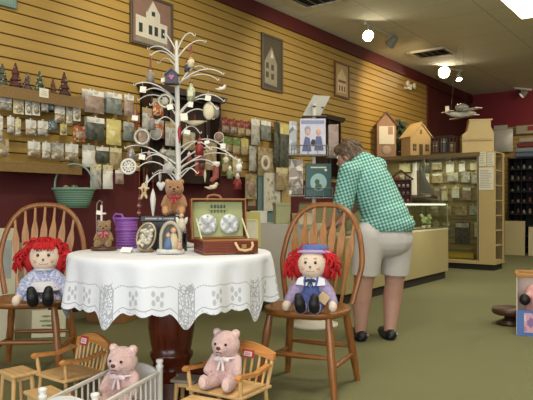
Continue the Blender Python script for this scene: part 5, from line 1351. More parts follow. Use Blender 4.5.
# ================================================================== bow-back wooden chairs
OAKZ = wood('#8f5a2c', .62, 'Z', .3, name='chair_wood'); OAKX = wood('#8f5a2c', .62, 'X', .3, name='chair_wood'); OAKL = wood('#a87440', .68, 'Z', .35, name='chair_spindle')
def windsor(loc, rz, label, W2=.25, top=1.0):
    t = thing('wooden_chair', label, 'chair', loc, rz)
    SZ = .445
    def outline(k):
        pts = []
        for i in range(40):
            a = 2*PI*i/40; c, s = cos(a), sin(a)
            ex = .62 if s < 0 else .85
            x = .235*math.copysign(abs(c)**ex, c)*(1.0 if s < 0 else 1-.14*s); y = .225*math.copysign(abs(s)**(.8), s)
            pts.append((x*k, y*k))
        return pts
    m = MB(); vs = []; zs = [(.86, -.042), (.97, -.030), (1.0, -.016), (.99, -.004), (.95, .0), (.75, -.006), (.4, -.010), (.05, -.008)]
    for k, z in zs: vs += [(x, y, SZ+z) for x, y in outline(k)]
    fs = [tuple(range(39, -1, -1))]
    for j in range(len(zs)-1):
        for i in range(40):
            a, b = j*40+i, j*40+(i+1) % 40; fs.append((a, b, b+40, a+40))
    fs.append(tuple(range((len(zs)-1)*40, len(zs)*40)))
    m.add(vs, fs, True); build(m, 'seat', OAKX, t)
    feet = {}
    for sx in (-1, 1):
        for sy in (-1, 1):
            p0 = V((sx*.165, sy*.15, SZ-.025)); p1 = V((sx*.215, sy*.205-(0 if sy < 0 else -.02), 0)); feet[sx, sy] = (p0, p1)
            m = MB(); rr = [.016, .021, .023, .020, .0235, .022, .018, .0155]
            m.tube([p0.lerp(p1, i/7) for i in range(8)], rr, 12); build(m, 'leg', OAKZ, t)
    def at(k, f): return feet[k][0].lerp(feet[k][1], f)
    for a, b, f in (((-1, -1), (1, -1), .50), ((-1, 1), (1, 1), .52), ((-1, -1), (-1, 1), .62), ((1, -1), (1, 1), .62)):
        p, q = at(a, f), at(b, f); m = MB(); m.tube([p.lerp(q, i/6) for i in range(7)], [.009, .012, .014, .0155, .014, .012, .009], 10); build(m, 'stretcher', OAKX, t)
    def bow(s_):        # s_ 0..1 along the hoop
        a = PI*s_; x = -cos(a); z = sin(a)
        X = W2*math.copysign(abs(x)**.75, x); Zz = SZ+(top-SZ)*(z**.62)
        X *= (.80+.20*min(1, (Zz-SZ)/.22))
        return V((X, .165+(Zz-SZ)*.22, Zz))
    m = MB(); m.tube([bow(i/48) for i in range(49)], .0165, 10, flat=.8, up=(0, 1, 0)); build(m, 'back_bow', OAKZ, t)
    for k in range(7):
        x0 = -.135+.045*k; xt = x0*1.38
        # height of the hoop above xt
        best = min((abs(bow(i/200).x-xt), i) for i in range(20, 181))[1]; zt = bow(best/200).z
        m = MB(); H = zt-SZ+.0
        prof = [(0, .008), (.25, .0075), (.45, .014), (.64, .0225), (.72, .021), (.84, .008), (1.0, .006)]
        poly = []
        def X(f): return x0+(xt-x0)*f
        for f, w in prof: poly.append((X(f)-w, SZ-.004+H*f))
        for f, w in reversed(prof): poly.append((X(f)+w, SZ-.004+H*f))
        Sh = MX(((1, 0, 0, 0), (0, 1, .22, -.22*SZ+.165), (0, 0, 1, 0), (0, 0, 0, 1)))
        m.prism(poly, -.006, .006, Sh); build(m, 'spindle', OAKL, t, bev=.003)
    return t
CHR_Y = -.46
c_r = CAM+RIGHT*.232+FWD*3.42; c_r.z = 0
windsor(c_r, TH-.42, 'wooden bow-back chair with the blue-hatted rag doll, in front of the woman')
c_l = CAM+RIGHT*(-1.412)+FWD*3.74; c_l.z = 0
windsor(c_l, TH+.08, 'wooden bow-back chair with the lilac-dressed rag doll, beside the table\'s wall side', .268)

# ================================================================== rag dolls (plain cloth dolls)
CLOTHSKIN = mat('#dcc6b0', .85, .05, 40, bump=.1); YARN = mat('#c0141a', .85, .2, 60); BLKF = mat('#141215', .6, .1)
YARN2 = mat('#a50f15', .85, .2, 60)
def check_m(name, c1, c2, f=150):
    n = NT(name); s = n.sep(n.obj()); a = n.ma('GREATER_THAN', n.ma('SINE', n.ma('MULTIPLY', s[0], f)), 0); b = n.ma('GREATER_THAN', n.ma('SINE', n.ma('MULTIPLY', s[2], f)), 0)
    k = n.ma('MULTIPLY', n.ma('ADD', a, b), .5); n.col(n.mix(k, lin(c1)+(1,), lin(c2)+(1,))); n.b.inputs['Roughness'].default_value = .85; return n.m
def rag_doll(loc, rz, label, kind, S=1.0):
    t = thing('rag_doll', label, 'doll', loc, rz); t.scale = (S, S, S)
    HZ, HR = .250, .081
    # one continuous cloth body
    m = MB(); m.ell((0, 0, .085), (.062, .05, .08)); m.caps((0, 0, .11), (0, 0, .165), .052, .035); m.caps((0, 0, .16), (0, 0, .2), .024, .03)
    m.ell((0, -.004, HZ), (HR*1.02, HR*.82, HR*1.0)); m.ell((0, -.02, HZ-.022), (HR*.82, HR*.62, HR*.66))
    hl = {-1: V((-.125, -.075, .035)), 1: V((.125, -.075, .035))}
    if kind == 'hat': hl[1] = V((.12, -.075, .04))
    for s in (-1, 1):
        m.caps((s*.045, 0, .155), (s*.088, -.03, .1), .026, .024); m.caps((s*.088, -.03, .1), tuple(hl[s]), .024, .022); m.ell(tuple(hl[s]+V((s*.004, -.014, -.004))), (.024, .024, .03))
        m.caps((s*.035, -.02, .045), (s*.034, -.15, .035), .034, .028)
    build(m, 'doll_body', CLOTHSKIN, t, remesh=.007, it=5)
    # face
    f = MB(); fy = lambda x, z: -.004-HR*.82*math.sqrt(max(0, 1-(x/(HR*1.02))**2-((z-HZ)/HR)**2))
    for s in (-1, 1):
        m = MB(); m.ell((s*.027, fy(.027, HZ+.012)-.001, HZ+.014), (.0078, .004, .0085), nu=10, nv=6); e = build(m, 'eye', mat('#101014', .25), t)
        m = MB(); m.ell((s*.027-.002, fy(.027, HZ+.012)-.0045, HZ+.017), .0018, nu=6, nv=4); build(m, 'glint', mat('#e8e8e8', .3), e)
        m = MB(); m.tube([(s*.017, fy(.017, HZ+.035)-.001, HZ+.033), (s*.026, fy(.026, HZ+.036)-.001, HZ+.037), (s*.035, fy(.035, HZ+.032)-.001, HZ+.033)], .0012, 5); build(m, 'eyebrow', mat('#4a3028', .7), t)
        m = MB(); m.ell((s*.041, fy(.041, HZ-.018)+.0005, HZ-.018), (.010, .003, .009), nu=10, nv=6, rz=s*.5); build(m, 'cheek', mat('#d9a08c', .85), t)
    m = MB(); m.ell((0, fy(0, HZ-.010)-.004, HZ-.009), (.0055, .006, .0065), nu=10, nv=6); build(m, 'nose', mat('#6b3a34', .7), t)
    m = MB(); m.tube([(x, fy(x, HZ-.034+2.2*x*x*8)-.001, HZ-.036+2.2*x*x*6) for x in [-.022+.0044*i for i in range(11)]], .0016, 5); build(m, 'mouth', mat('#9a2a2c', .7), t)
    # yarn hair: loops all round
    for half in (0, 1):
        m = MB(); rr = random.Random(5+half+(9 if kind == 'hat' else 0))
        for k in range(210):
            a = rr.uniform(-PI*.12, PI*1.12); b = rr.random()**.8      # around the back/side, 0 top .. 1 low
            el = PI/2*(1-b*1.15); d = V((cos(a)*cos(el), sin(a)*cos(el)*.9, sin(el))).normalized()
            if d.y < -.25 and d.z < .62: continue
            base = V((0, 0, HZ))+V((d.x*HR, d.y*HR*.85, d.z*HR)); side = V((d.x, d.y*.8, 0))
            L = rr.uniform(.030, .050)*(1.0 if d.z < .5 else .8)
            droop = rr.uniform(.5, 1.25); sd = V((rr.uniform(-1, 1), rr.uniform(-1, 1), rr.uniform(-1, 1)))*.012
            p1 = base+d*L*.45+side*.012+sd; p2 = base+d*L*.62+side*.03+V((0, 0, -L*droop*.75))+sd*1.6
            p3 = p2+V((sd.x*1.2-side.x*.006, sd.y, -L*.7*droop))
            m.tube([base-d*.006, p1, p2, p3], [.0062, .0068, .0066, .005], 5)
        for k in range(12):
            if kind == 'hat': break
            x = -.05+.1*k/11+rr.uniform(-.006, .006); zf = HZ+HR*.72
            m.tube([(x*.8, -.02, HZ+HR*.96), (x, -HR*.66, zf+.012), (x*1.1, -HR*.86, zf-.006-rr.uniform(0, .016))], [.006, .006, .004], 5)
        if not half: m.ell((0, .020, HZ+.006), (HR*1.06, HR*.88, HR*1.06)); [m.ell((q_*.076, .012, HZ-.022), (.034, .045, .062)) for q_ in (-1, 1)]
        build(m, 'yarn_hair', YARN if half else YARN2, t)
    if kind == 'hat':
        pass
    # clothes
    if kind == 'dress':
        BL = printed('dress_print', '#9ba0bc', ['#8288ac', '#b9bccf', '#c8c8d4'], 150, .5, .9, 70)
        m = MB(); m.ell((0, 0, .085), (.074, .06, .075)); m.caps((0, 0, .11), (0, 0, .165), .062, .042)
        for s in (-1, 1): m.caps((s*.045, 0, .158), (s*.09, -.03, .105), .034, .04); m.caps((s*.09, -.03, .105), (s*.112, -.06, .06), .038, .028)
        build(m, 'dress', BL, t, remesh=.008, it=4)
        m = MB(); m.grid(lambda u, v: ((.075+.035*v)*cos(PI+PI*u)*(1+.04*sin(16*PI*u)*v), .01-(.06+.085*v)*abs(sin(PI*u))**.8*(1+.03*sin(16*PI*u)*v), .085-.045*v-.01*v*v), 48, 8); build(m, 'skirt', BL, t, solid=.003)
        AP = mat('#d3d0d6', .85, .06, 20)
        m = MB(); m.grid(lambda u, v: ((.060+.035*v)*cos(PI*1.15+PI*.7*u), .002-(.068+.085*v)*abs(sin(PI*.15+PI*.7*u)), .125-.045*v), 32, 8); build(m, 'apron', AP, t, solid=.003)
        m = MB(); m.tube([(.048*cos(a), -.004+.042*sin(a), .186) for a in [2*PI*i/24 for i in range(25)]], .008, 6, caps=False); build(m, 'collar', AP, t)
        for s in (-1, 1):
            m = MB()
            for q in (-1, 1): m.ell((s*.046+q*.011, -.086, .092), (.012, .006, .008), ry=q*.4, nu=8, nv=5)
            m.ell((s*.046, -.09, .092), .005, nu=6, nv=4); m.caps((s*.046, -.09, .09), (s*.046+.004, -.1, .07), .004, .005, 6); build(m, 'bow', mat('#a5263a', .7), t)
        PL = mat('#8e7266', .85, .2, 60)
        for s in (-1, 1):
            m = MB(); m.caps((s*.036, -.05, .043), (s*.036, -.125, .037), .037, .033); build(m, 'bloomer', mat('#b7adb4', .85, .1, 40), t)
    else:
        LIL = check_m('lilac_check', '#8d86ad', '#a58fa8', 260); BLU = mat('#4b588f', .85, .15, 60)
        m = MB(); m.caps((0, 0, .11), (0, 0, .165), .06, .042)
        for s in (-1, 1): m.caps((s*.045, 0, .158), (s*.09, -.03, .105), .034, .036); m.caps((s*.09, -.03, .105), (s*.118, -.06, .055), .036, .03)
        build(m, 'shirt', LIL, t, remesh=.008, it=4)
        m = MB(); m.ell((0, 0, .08), (.076, .063, .075)); m.caps((0, -.012, .1), (0, -.012, .135), .058, .05)
        for s in (-1, 1): m.caps((s*.036, -.03, .045), (s*.038, -.125, .037), .043, .036)
        build(m, 'overalls', BLU, t, remesh=.008, it=4)
        for s in (-1, 1):
            m = MB(); m.tube([(s*.03, -.066, .14), (s*.034, -.055, .165), (s*.034, -.02, .19)], .006, 6, flat=.5); build(m, 'strap', BLU, t)
            m = MB(); m.lathe([(.026, 0), (.034, 0), (.034, .02), (.026, .02)], 14, MX.Translation((s*.037, -.128, .036)) @ MX.Rotation(PI/2, 4, 'X')); build(m, 'trouser_cuff', LIL, t)
        m = MB()
        for s in (-1, 1): m.prism([(s*.003, .0), (s*.062, .005), (s*.055, .035), (s*.02, .05), (s*.003, .045)] if s > 0 else [(-.003, .045), (-.02, .05), (-.055, .035), (-.062, .005), (-.003, 0)], -.004, 0, MX.Translation((0, -.066, .137)) @ MX.Rotation(-.7, 4, 'X') @ MX.Diagonal((1.3, 1, 1.35, 1)))
        build(m, 'collar', mat('#d9d8de', .8, .04), t, bev=.002)
        m = MB()
        for s in (-1, 1): m.ell((s*.016, -.062, .168), (.016, .006, .008), ry=s*.3, nu=8, nv=5); m.caps((s*.003, -.064, .166), (s*.014, -.078, .138), .004, .004, 6)
        m.ell((0, -.066, .168), .006, nu=6, nv=4); build(m, 'neck_bow', mat('#2a3050', .7), t)
        m = MB(); m.box((.078, -.108, .082), (.055, .008, .055), rx=-.5, ry=.6); build(m, 'patch', mat('#b39a78', .8, .1, 40), t, bev=.003)
        m = MB(); m.lathe([(.05, .288), (.098, .282), (.103, .288), (.098, .294), (.06, .31)], 32, MX.Translation((0, .012, .022)) @ MX.Rotation(-.10, 4, 'X')); h_ = build(m, 'hat_brim', mat('#a796bd', .8, .08, 40), t)
        m = MB(); m.lathe([(.082, .292), (.083, .312), (.07, .328), (.037, .336), (0, .338)], 28, MX.Translation((0, .012, .022)) @ MX.Rotation(-.10, 4, 'X')); build(m, 'hat_crown', mat('#56649a', .8, .1, 60), h_)
    for s in (-1, 1):
        m = MB(); m.caps((s*.036, -.150, .034), (s*.038, -.168, .06), .030, .030); m.caps((s*.037, -.165, .06), (s*.042, -.172, .094), .030, .023); build(m, 'shoe', BLKF, t, remesh=.006)
    return t
p = onZ(312.5, 310, .447); rag_doll(p, TH-.25, 'red-haired rag doll in a blue hat and overalls on the chair', 'hat', .97)
p = onZ(45, 303.5, .447); rag_doll(p, TH+.2, 'red-haired rag doll in a lilac-blue dress and white apron on the chair', 'dress', 1.05)
# ================================================================== doll furniture and pink bears in front
PINE = wood('#d8b078', .75, 'X', .45, name='pine'); PINEZ = wood('#d4aa70', .75, 'Z', .45, name='pine'); OAKT = wood('#c98a4c', .7, 'X', .35, name='oak')
def doll_chair(loc, rz, label, W_=.30, H=.32, tagged=True, rail=OAKT):
    t = thing('doll_armchair', label, 'doll chair', loc, rz)
    D = .24; SZ = .188
    m = MB(); m.box((0, 0, SZ), (W_, D, .014)); build(m, 'seat', PINE, t, bev=.004)
    for sx in (-1, 1):
        for sy in (-1, 1):
            m = MB(); m.tube([(sx*(W_/2-.02), sy*(D/2-.022), SZ-.005), (sx*(W_/2-.016), sy*(D/2-.018), SZ*.5), (sx*(W_/2-.014), sy*(D/2-.016), 0)], [.009, .011, .008], 10); build(m, 'leg', PINEZ, t)
        m = MB(); m.box((sx*(W_/2-.016), 0, .05), (.009, D-.04, .012)); build(m, 'stretcher', PINE, t)
        # arm with its post
        m = MB(); m.prism([(-D/2-.012, .265), (-D/2-.018, .279), (-D/2, .289), (0, .275), (D/2-.02, .293), (D/2-.01, .281), (0, .261), (-D/2, .271)], -.013, .013, MX.Translation((sx*(W_/2-.006), 0, 0)) @ MX.Rotation(PI/2, 4, 'Z')); a_ = build(m, 'arm', rail, t, bev=.003)
        m = MB(); m.tube([(sx*(W_/2-.012), -D/2+.02, SZ), (sx*(W_/2-.01), -D/2+.012, .235), (sx*(W_/2-.008), -D/2+.01, .271)], [.008, .010, .007], 8); build(m, 'arm_post', PINEZ, a_)
    def back(x, z): return (x, D/2-.016+(z-SZ)*.22, z)
    for k in range(7):
        x = -.115*W_/.3+k*.0383*W_/.3; zt = H-.05-.0*abs(x)
        m = MB(); m.tube([back(x*.92, SZ), back(x, SZ+.09), back(x*1.03, zt+.01)], [.0055, .007, .005], 8); build(m, 'spindle', PINEZ, t)
    for sx in (-1, 1):
        m = MB(); m.tube([back(sx*W_*.45, SZ), back(sx*W_*.47, .26), back(sx*W_*.49, H-.04)], [.009, .010, .008], 8); build(m, 'back_post', PINEZ, t)
    n = 14; poly = [(-W_*.52+W_*1.04*i/n, H-.062+.022*sin(PI*i/n)) for i in range(n+1)]+[(W_*.52-W_*1.04*i/n, H-.028+.034*sin(PI*i/n)) for i in range(n+1)]
    Sh = MX(((1, 0, 0, 0), (0, 1, .22, D/2-.016-.22*SZ), (0, 0, 1, 0), (0, 0, 0, 1)))
    m = MB(); m.prism(poly, -.009, .009, Sh); build(m, 'top_rail', rail, t, bev=.004)
    return t, Sh, D
def put_tag(t, Sh, x, z, w, h, label):
    m = MB(); m.box((x, -.012, z), (w, .003, h), m=Sh); m.mi = 1; m.box((x, -.0142, z), (w*.72, .002, h*.6), m=Sh); m.mi = 2
    for k in (-1, 1): m.box((x, -.0155, z+k*h*.1), (w*.5, .001, h*.07), m=Sh)
    o = build(m, 'price_tag', [mat('#b8323a', .6, .05), mat('#e6cfca', .6, .03), mat('#b8606a', .6)], loc=t.location, rotz=t.rotation_euler[2]); return tag(o, label, 'tag')
def stool(loc, rz, w, d, h, label, top=PINE, group=None):
    t = thing('doll_footstool', label, 'doll stool', loc, rz, group)
    m = MB(); m.box((0, 0, h-.008), (w, d, .016)); build(m, 'top', top, t, bev=.004)
    m = MB()
    for s in (-1, 1): m.box((0, s*(d/2-.02), h-.026), (w-.05, .008, .022)); m.box((s*(w/2-.022), 0, h-.026), (.008, d-.04, .022))
    build(m, 'apron', PINE, t)
    for sx in (-1, 1):
        for sy in (-1, 1):
            m = MB(); m.tube([(sx*(w/2-.024), sy*(d/2-.022), h-.016), (sx*(w/2-.014), sy*(d/2-.012), 0)], [.012, .009], 8); build(m, 'leg', PINEZ, t)
    return t
# glider chair set by the first wooden chair
ca = cp(71, 3.0); A, ShA, DA = doll_chair(ca, TH-.65, 'pale wooden doll armchair with a red price tag, empty, beside the white crib', .24, .352)
put_tag(A, ShA, -.06, .315, .058, .044, 'red and white price tag on the empty doll armchair\'s top rail')
stool(cp(17.5, 2.98), TH-.75, .16, .13, .205, 'small pale wooden side stool left of the empty doll armchair')
stool(cp(48, 2.72), TH-.80, .22, .13, .175, 'pale wooden footstool in front of the empty doll armchair')
# chair with the pink bear
cb = cp(229, 2.76); B, ShB, DB = doll_chair(cb, TH-.58, 'pale wooden doll armchair seating a pink teddy bear', .30, .362)
put_tag(B, ShB, .02, .317, .062, .034, 'red and white price tag on the pink bear\'s armchair')
teddy(cb+MX.Rotation(TH-.58, 3, 'Z') @ V((-.005, -.012, .200)), TH-.38, .262, PNK, mat('#dfbfb4', .9), 'pink teddy bear with a white lacy ribbon sitting in the doll armchair', bow=mat('#e0d3d0', .8), name='teddy_bear')
stool(cp(187, 2.88), TH-.3, .12, .11, .2, 'low grey-topped doll table beside the pink bear\'s armchair', mat('#8d8478', .4, .1, 20))
stool(cp(211, 2.50), TH-.50, .28, .13, .20, 'pale wooden footstool in front of the pink bear\'s armchair')

# white doll crib
axis = (V((1, 0, 0))*0)
f0 = CAM+RIGHT*(-.585)+FWD*2.80; n0_ = CAM+RIGHT*(-.735)+FWD*2.30
f0.z = n0_.z = 0; ctr = (f0+n0_)/2; ax = (f0-n0_).normalized(); L_ = (f0-n0_).length; ang = math.atan2(ax.y, ax.x)-PI/2
CW = mat('#dedad4', .4, .04, 12); cwid = .225; PH = .315
crib = thing('doll_crib', 'white wooden doll crib with spindle sides holding a pink bear', 'doll crib', ctr, ang)
for sx in (-1, 1):
    for sy in (-1, 1):
        m = MB(); x, y = sx*cwid/2, sy*L_/2
        m.lathe([(0, 0), (.012, 0), (.015, .03), (.0145, PH-.045), (.017, PH-.04), (.017, PH-.03), (.011, PH-.026), (.017, PH-.012), (.0155, PH-.003), (0, PH)], 14, MX.Translation((x, y, 0))); build(m, 'post', CW, crib)
for sy in (-1, 1):
    zt = PH-.05
    m = MB(); poly = [(-cwid/2, .09)]+[(-cwid/2*cos(PI*k/16), zt-.03+.055*sin(PI*k/16)) for k in range(17)]+[(cwid/2, .09)]
    m.prism(poly, sy*L_/2-.006, sy*L_/2+.006); build(m, 'headboard' if sy > 0 else 'footboard', CW, crib, bev=.002)
for sx in (-1, 1):
    m = MB()
    for z in (.09, PH-.06): m.box((sx*cwid/2, 0, z), (.013, L_, .016))
    r_ = build(m, 'side_rail', CW, crib, bev=.003)
    for k in range(11):
        m = MB(); y = -L_/2+L_*(k+1)/12; m.tube([(sx*cwid/2, y, .09), (sx*cwid/2, y, .17), (sx*cwid/2, y, PH-.06)], [.004, .0055, .004], 7); build(m, 'spindle', CW, r_)
m = MB(); m.box((0, 0, .092), (cwid-.015, L_-.02, .012)); build(m, 'bed_board', CW, crib)
m = MB(); m.box((0, 0, .115), (cwid-.03, L_-.03, .034)); tag(build(m, 'doll_mattress', mat('#c9b9a8', .85, .1, 20), loc=ctr, rotz=ang, bev=.012, seg=3), 'small pale mattress lying in the white doll crib', 'mattress')
bl = ctr+MX.Rotation(ang, 3, 'Z') @ V((0.006, L_*.25, .139))
teddy(bl, TH-.30, .272, PNK, mat('#dfbfb4', .9), 'pink teddy bear with a ribbon propped up at the head of the white crib', bow=mat('#dcc8c8', .8))
for k, (x, y, c, lb) in enumerate(((-.05, -.06, '#c9a440', 'yellow chick toy lying nearest the pink bear in the white crib'), (.035, -.15, '#c79a3c', 'yellow chick toy lying farther down the white crib'))):
    q = ctr+MX.Rotation(ang, 3, 'Z') @ V((x, y, .133))
    t = thing('chick_toy', lb, 'toy', q, TH+.6-k)
    m = MB(); m.ell((0, 0, .03), (.036, .045, .03)); m.ell((0, -.032, .062), .026); m.caps((0, .04, .035), (0, .06, .05), .015, .008); build(m, 'chick_body', furm(c, 'yellow_plush'), t, remesh=.005)
    m = MB(); m.lathe([(.008, 0), (.0, .018)], 8, MX.Translation((0, -.054, .06)) @ MX.Rotation(PI/2, 4, 'X')); build(m, 'beak', mat('#b5502a', .6), t)
    for s in (-1, 1):
        m = MB(); m.ell((s*.012, -.053, .07), .0035, nu=6, nv=4); build(m, 'eye', mat('#121010', .3), t)
q = ctr+MX.Rotation(ang, 3, 'Z') @ V((.01, -.045, .133))
m = MB(); m.ell((0, 0, .016), (.04, .03, .016)); m.ell((.03, .01, .02), (.025, .02, .018)); tag(build(m, 'doll_blanket', mat('#8e3a24', .9, .2, 40), loc=q, rotz=ang, remesh=.005), 'crumpled rust-red cloth between the yellow chicks in the crib', 'blanket')
# ================================================================== the customer, leaning towards the wall goods
UW = 4.6/FPX
wl0 = cp(374, 4.6)
wm = thing('person', 'person in a teal checked shirt and white shorts leaning over, seen from behind', 'person', wl0, TH)
def wp(px, py, dy=0.0):
    k = (4.6+dy)/FPX
    return V(((px-266.5)*k-(374-266.5)*UW, dy, max(0, 1+(205-py)*k)))
SKIN = NT('skin_light'); o = SKIN.obj(); n_ = SKIN.noise(o, 9, 3); c = lin('#b98f7c'); SKIN.col(SKIN.mix(n_, mul(c, .88), mul(c, 1.1))); SKIN.b.inputs['Roughness'].default_value = .55; SKIN.b.inputs['Subsurface Weight'].default_value = .08; SKIN = SKIN.m
# joints (facing left and away)
hipL, hipR = wp(370, 236, -.04), wp(397, 236, .06)
kneeL, kneeR = wp(363.5, 282, -.03), wp(394.5, 281, .09)
calfL, calfR = wp(361.5, 299, -.01), wp(392.5, 298, .11)
ankL, ankR = wp(360.5, 333, 0), wp(389.5, 333.5, .05)
pel = wp(385, 232, .0); waist = wp(384, 212, .02); chest = wp(371, 184, .05); upch = wp(363, 168, .08); neck = wp(354, 163, .09); headc = wp(348, 155, .11)
shL, shR = wp(349, 172, -.08), wp(377, 167, .22)
elL, elR = wp(343, 205, -.06), wp(362, 200, .30)
wrL, wrR = wp(330, 224, .08), wp(340, 222, .34)
m = MB()
m.ell(tuple(wp(385, 238, .0)), (.165, .125, .12)); m.caps(tuple(pel), tuple(waist), .125, .13, 16); m.caps(tuple(waist), tuple(chest), .14, .145, 16); m.caps(tuple(chest), tuple(upch), .14, .115, 16)
m.caps(tuple(upch), tuple(neck), .075, .055); m.caps(tuple(neck), tuple(headc), .052, .055)
m.ell(tuple(headc), (.078, .085, .105), ry=.35)
m.caps(tuple(shL), tuple(shR), .06, .06)
for s_, e_, w_ in ((shL, elL, wrL), (shR, elR, wrR)):
    m.caps(tuple(s_), tuple(e_), .056, .045); m.caps(tuple(e_), tuple(w_), .043, .028)
for h_, k_, c_, a_ in ((hipL, kneeL, calfL, ankL), (hipR, kneeR, calfR, ankR)):
    m.caps(tuple(h_), tuple(k_), .105, .074, 16); m.caps(tuple(k_), tuple(c_), .070, .075, 14); m.caps(tuple(c_), tuple(a_), .073, .040, 14)
    ft = a_+V((-.02, .10, 0)); ft.z = .03; m.caps((a_.x, a_.y-.03, .04), tuple(ft), .036, .03)
# face turned left: nose, chin, ear
fd = V((-.86, .30, -.40)).normalized(); upv = V((-.38, .12, .9)).normalized(); sd = fd.cross(upv)
def hp(a, b, c_=0): return headc+fd*a+upv*b+sd*c_
m.caps(tuple(hp(.07, -.012)), tuple(hp(.098, -.028)), .011, .013, 8)
m.ell(tuple(hp(.055, -.075)), (.04, .04, .036)); m.ell(tuple(hp(.06, -.05)), (.035, .035, .03))
m.ell(tuple(hp(-.005, -.02, -.082)), (.022, .014, .032)); m.ell(tuple(hp(-.005, -.02, .082)), (.022, .014, .032))
# hands with palm, four fingers and a thumb reaching for the rack
for w_, e_, sg in ((wrL, elL, 1), (wrR, elR, -1)):
    d = (w_-e_).normalized(); d = (d+V((-.2, .3, 0))).normalized(); s2 = d.cross(V((0, 0, 1))).normalized(); u2 = s2.cross(d)
    pm = w_+d*.045
    for q in (-.024, -.008, .008, .024): m.caps(tuple(w_+d*.01+s2*q*.6), tuple(w_+d*.085+s2*q), .017, .0125, 8)
    for k, q in enumerate((-.03, -.0105, .009, .028)):
        Lf = (.062, .075, .07, .055)[k]; b0_ = w_+d*.09+s2*q; b1 = b0_+d*Lf*.5-u2*.008; b2 = b1+d*Lf*.35-u2*.022
        m.caps(tuple(b0_), tuple(b1), .0095, .0085, 8); m.caps(tuple(b1), tuple(b2), .0085, .007, 8)
    b0_ = w_+d*.03-s2*.028*sg; b1 = b0_+d*.03-s2*.022*sg-u2*.01; b2 = b1+d*.028-s2*.004*sg-u2*.008
    m.caps(tuple(b0_), tuple(b1), .012, .010, 8); m.caps(tuple(b1), tuple(b2), .010, .008, 8)
build(m, 'person_body', SKIN, wm, remesh=.0075, it=3)
# eyes, brow, mouth
for s_ in (-1, 1):
    m = MB(); m.ell(tuple(hp(.074, .012, s_*.03)), .0105, nu=10, nv=8); e = build(m, 'eye', mat('#d9d4cc', .3), wm)
    m = MB(); m.ell(tuple(hp(.0815, .012, s_*.031)), .0055, nu=8, nv=6); build(m, 'iris', mat('#33261e', .2), e)
m = MB(); m.ell(tuple(hp(.09, -.055)), (.009, .02, .006)); build(m, 'lips', mat('#a05a4c', .5), wm)
# hair: short, grey-brown, with strands
HAIR = NT('grey_brown_hair'); o = HAIR.obj(); nn = HAIR.noise(HAIR.vscale(o, (60, 60, 14)), 2, 4); HAIR.col(HAIR.ramp(nn, [(.3, lin('#4a382a')), (.55, lin('#6b5640')), (.75, lin('#97826a'))])); HAIR.b.inputs['Roughness'].default_value = .6; HAIR.bump(nn, .5, .01); HAIR = HAIR.m
m = MB(); m.ell(tuple(hp(-.02, .022)), (.092, .098, .098)); m.ell(tuple(hp(-.045, -.025)), (.072, .085, .085)); m.ell(tuple(hp(.035, .06)), (.058, .065, .045))
m.ell(tuple(hp(-.055, -.06)), (.05, .06, .05))
build(m, 'hair', HAIR, wm, remesh=.008, it=3)
hr = random.Random(8); m = MB()
for k in range(160):
    a = hr.uniform(0, 2*PI); z = hr.uniform(-.75, 1); r = math.sqrt(max(0, 1-z*z)); dv = fd*(r*cos(a))+sd*(r*sin(a))+upv*z
    if dv.dot(fd) > .55 and dv.dot(upv) < .5: continue
    b = hp(-.02, .015)+dv*.095; tg = (-upv*.8-fd*.3+V((hr.uniform(-.4, .4), hr.uniform(-.4, .4), hr.uniform(-.4, .4)))); tg = (tg-dv*tg.dot(dv)).normalized()
    m.tube([b-tg*.02, b+dv*.006+tg*.012, b+dv*.004+tg*.04], [.003, .0045, .002], 5)
build(m, 'hair_strands', HAIR, wm)
# shirt
G = NT('teal_gingham'); s = G.sep(G.obj()); f = 2*PI/.025
ga = G.ma('GREATER_THAN', G.ma('SINE', G.ma('MULTIPLY', G.ma('ADD', s[0], G.ma('MULTIPLY', s[2], .32)), f)), 0.0); gb_ = G.ma('GREATER_THAN', G.ma('SINE', G.ma('MULTIPLY', G.ma('SUBTRACT', s[2], G.ma('MULTIPLY', s[0], .32)), f)), 0.0)
G.col(G.ramp(G.ma('MULTIPLY', G.ma('ADD', ga, gb_), .5), [(0, lin('#b5d3c8')), (.3, lin('#6aa699')), (.8, lin('#2d7468'))], True)); G.b.inputs['Roughness'].default_value = .8
wr_n = G.noise(G.obj(), 7, 3); G.bump(wr_n, .5, .05); G = G.m
m = MB(); hem = wp(388, 228, .0)
m.ell(tuple(wp(387, 224, .0)), (.208, .182, .11)); m.ell(tuple(wp(387, 233, .02)), (.212, .186, .10)); m.caps(tuple(wp(386, 218, .0)), tuple(waist), .175, .165, 18); m.caps(tuple(waist), tuple(chest), .166, .163, 18); m.caps(tuple(chest), tuple(upch), .158, .125, 18)
m.caps(tuple(upch), tuple(upch.lerp(neck, .6)), .09, .066); m.caps(tuple(shL), tuple(shR), .078, .078)
m.ell(tuple(wp(404, 224, -.02)), (.085, .10, .055))
for s_, e_ in ((shL, elL), (shR, elR)): m.caps(tuple(s_), tuple(s_.lerp(e_, .95)), .08, .078, 14)
so = build(m, 'shirt', G, wm, remesh=.010, it=5)
import bmesh
bm = bmesh.new(); bm.from_mesh(so.data)
bmesh.ops.bisect_plane(bm, geom=bm.verts[:]+bm.edges[:]+bm.faces[:], plane_co=tuple(wp(385, 230.5)), plane_no=(.03, 0, -1), clear_outer=True)
bm.to_mesh(so.data); bm.free()
q = so.modifiers.new('t', 'SOLIDIFY'); q.thickness = .005
m = MB(); nb = upch.lerp(neck, .62); ax_ = (neck-upch).normalized(); T = MX.Translation(nb) @ ax_.to_track_quat('Z', 'Y').to_matrix().to_4x4()
m.lathe([(.078, -.02), (.07, .018), (.082, .012), (.098, -.02), (.09, -.024)], 24, T); build(m, 'collar', G, wm)
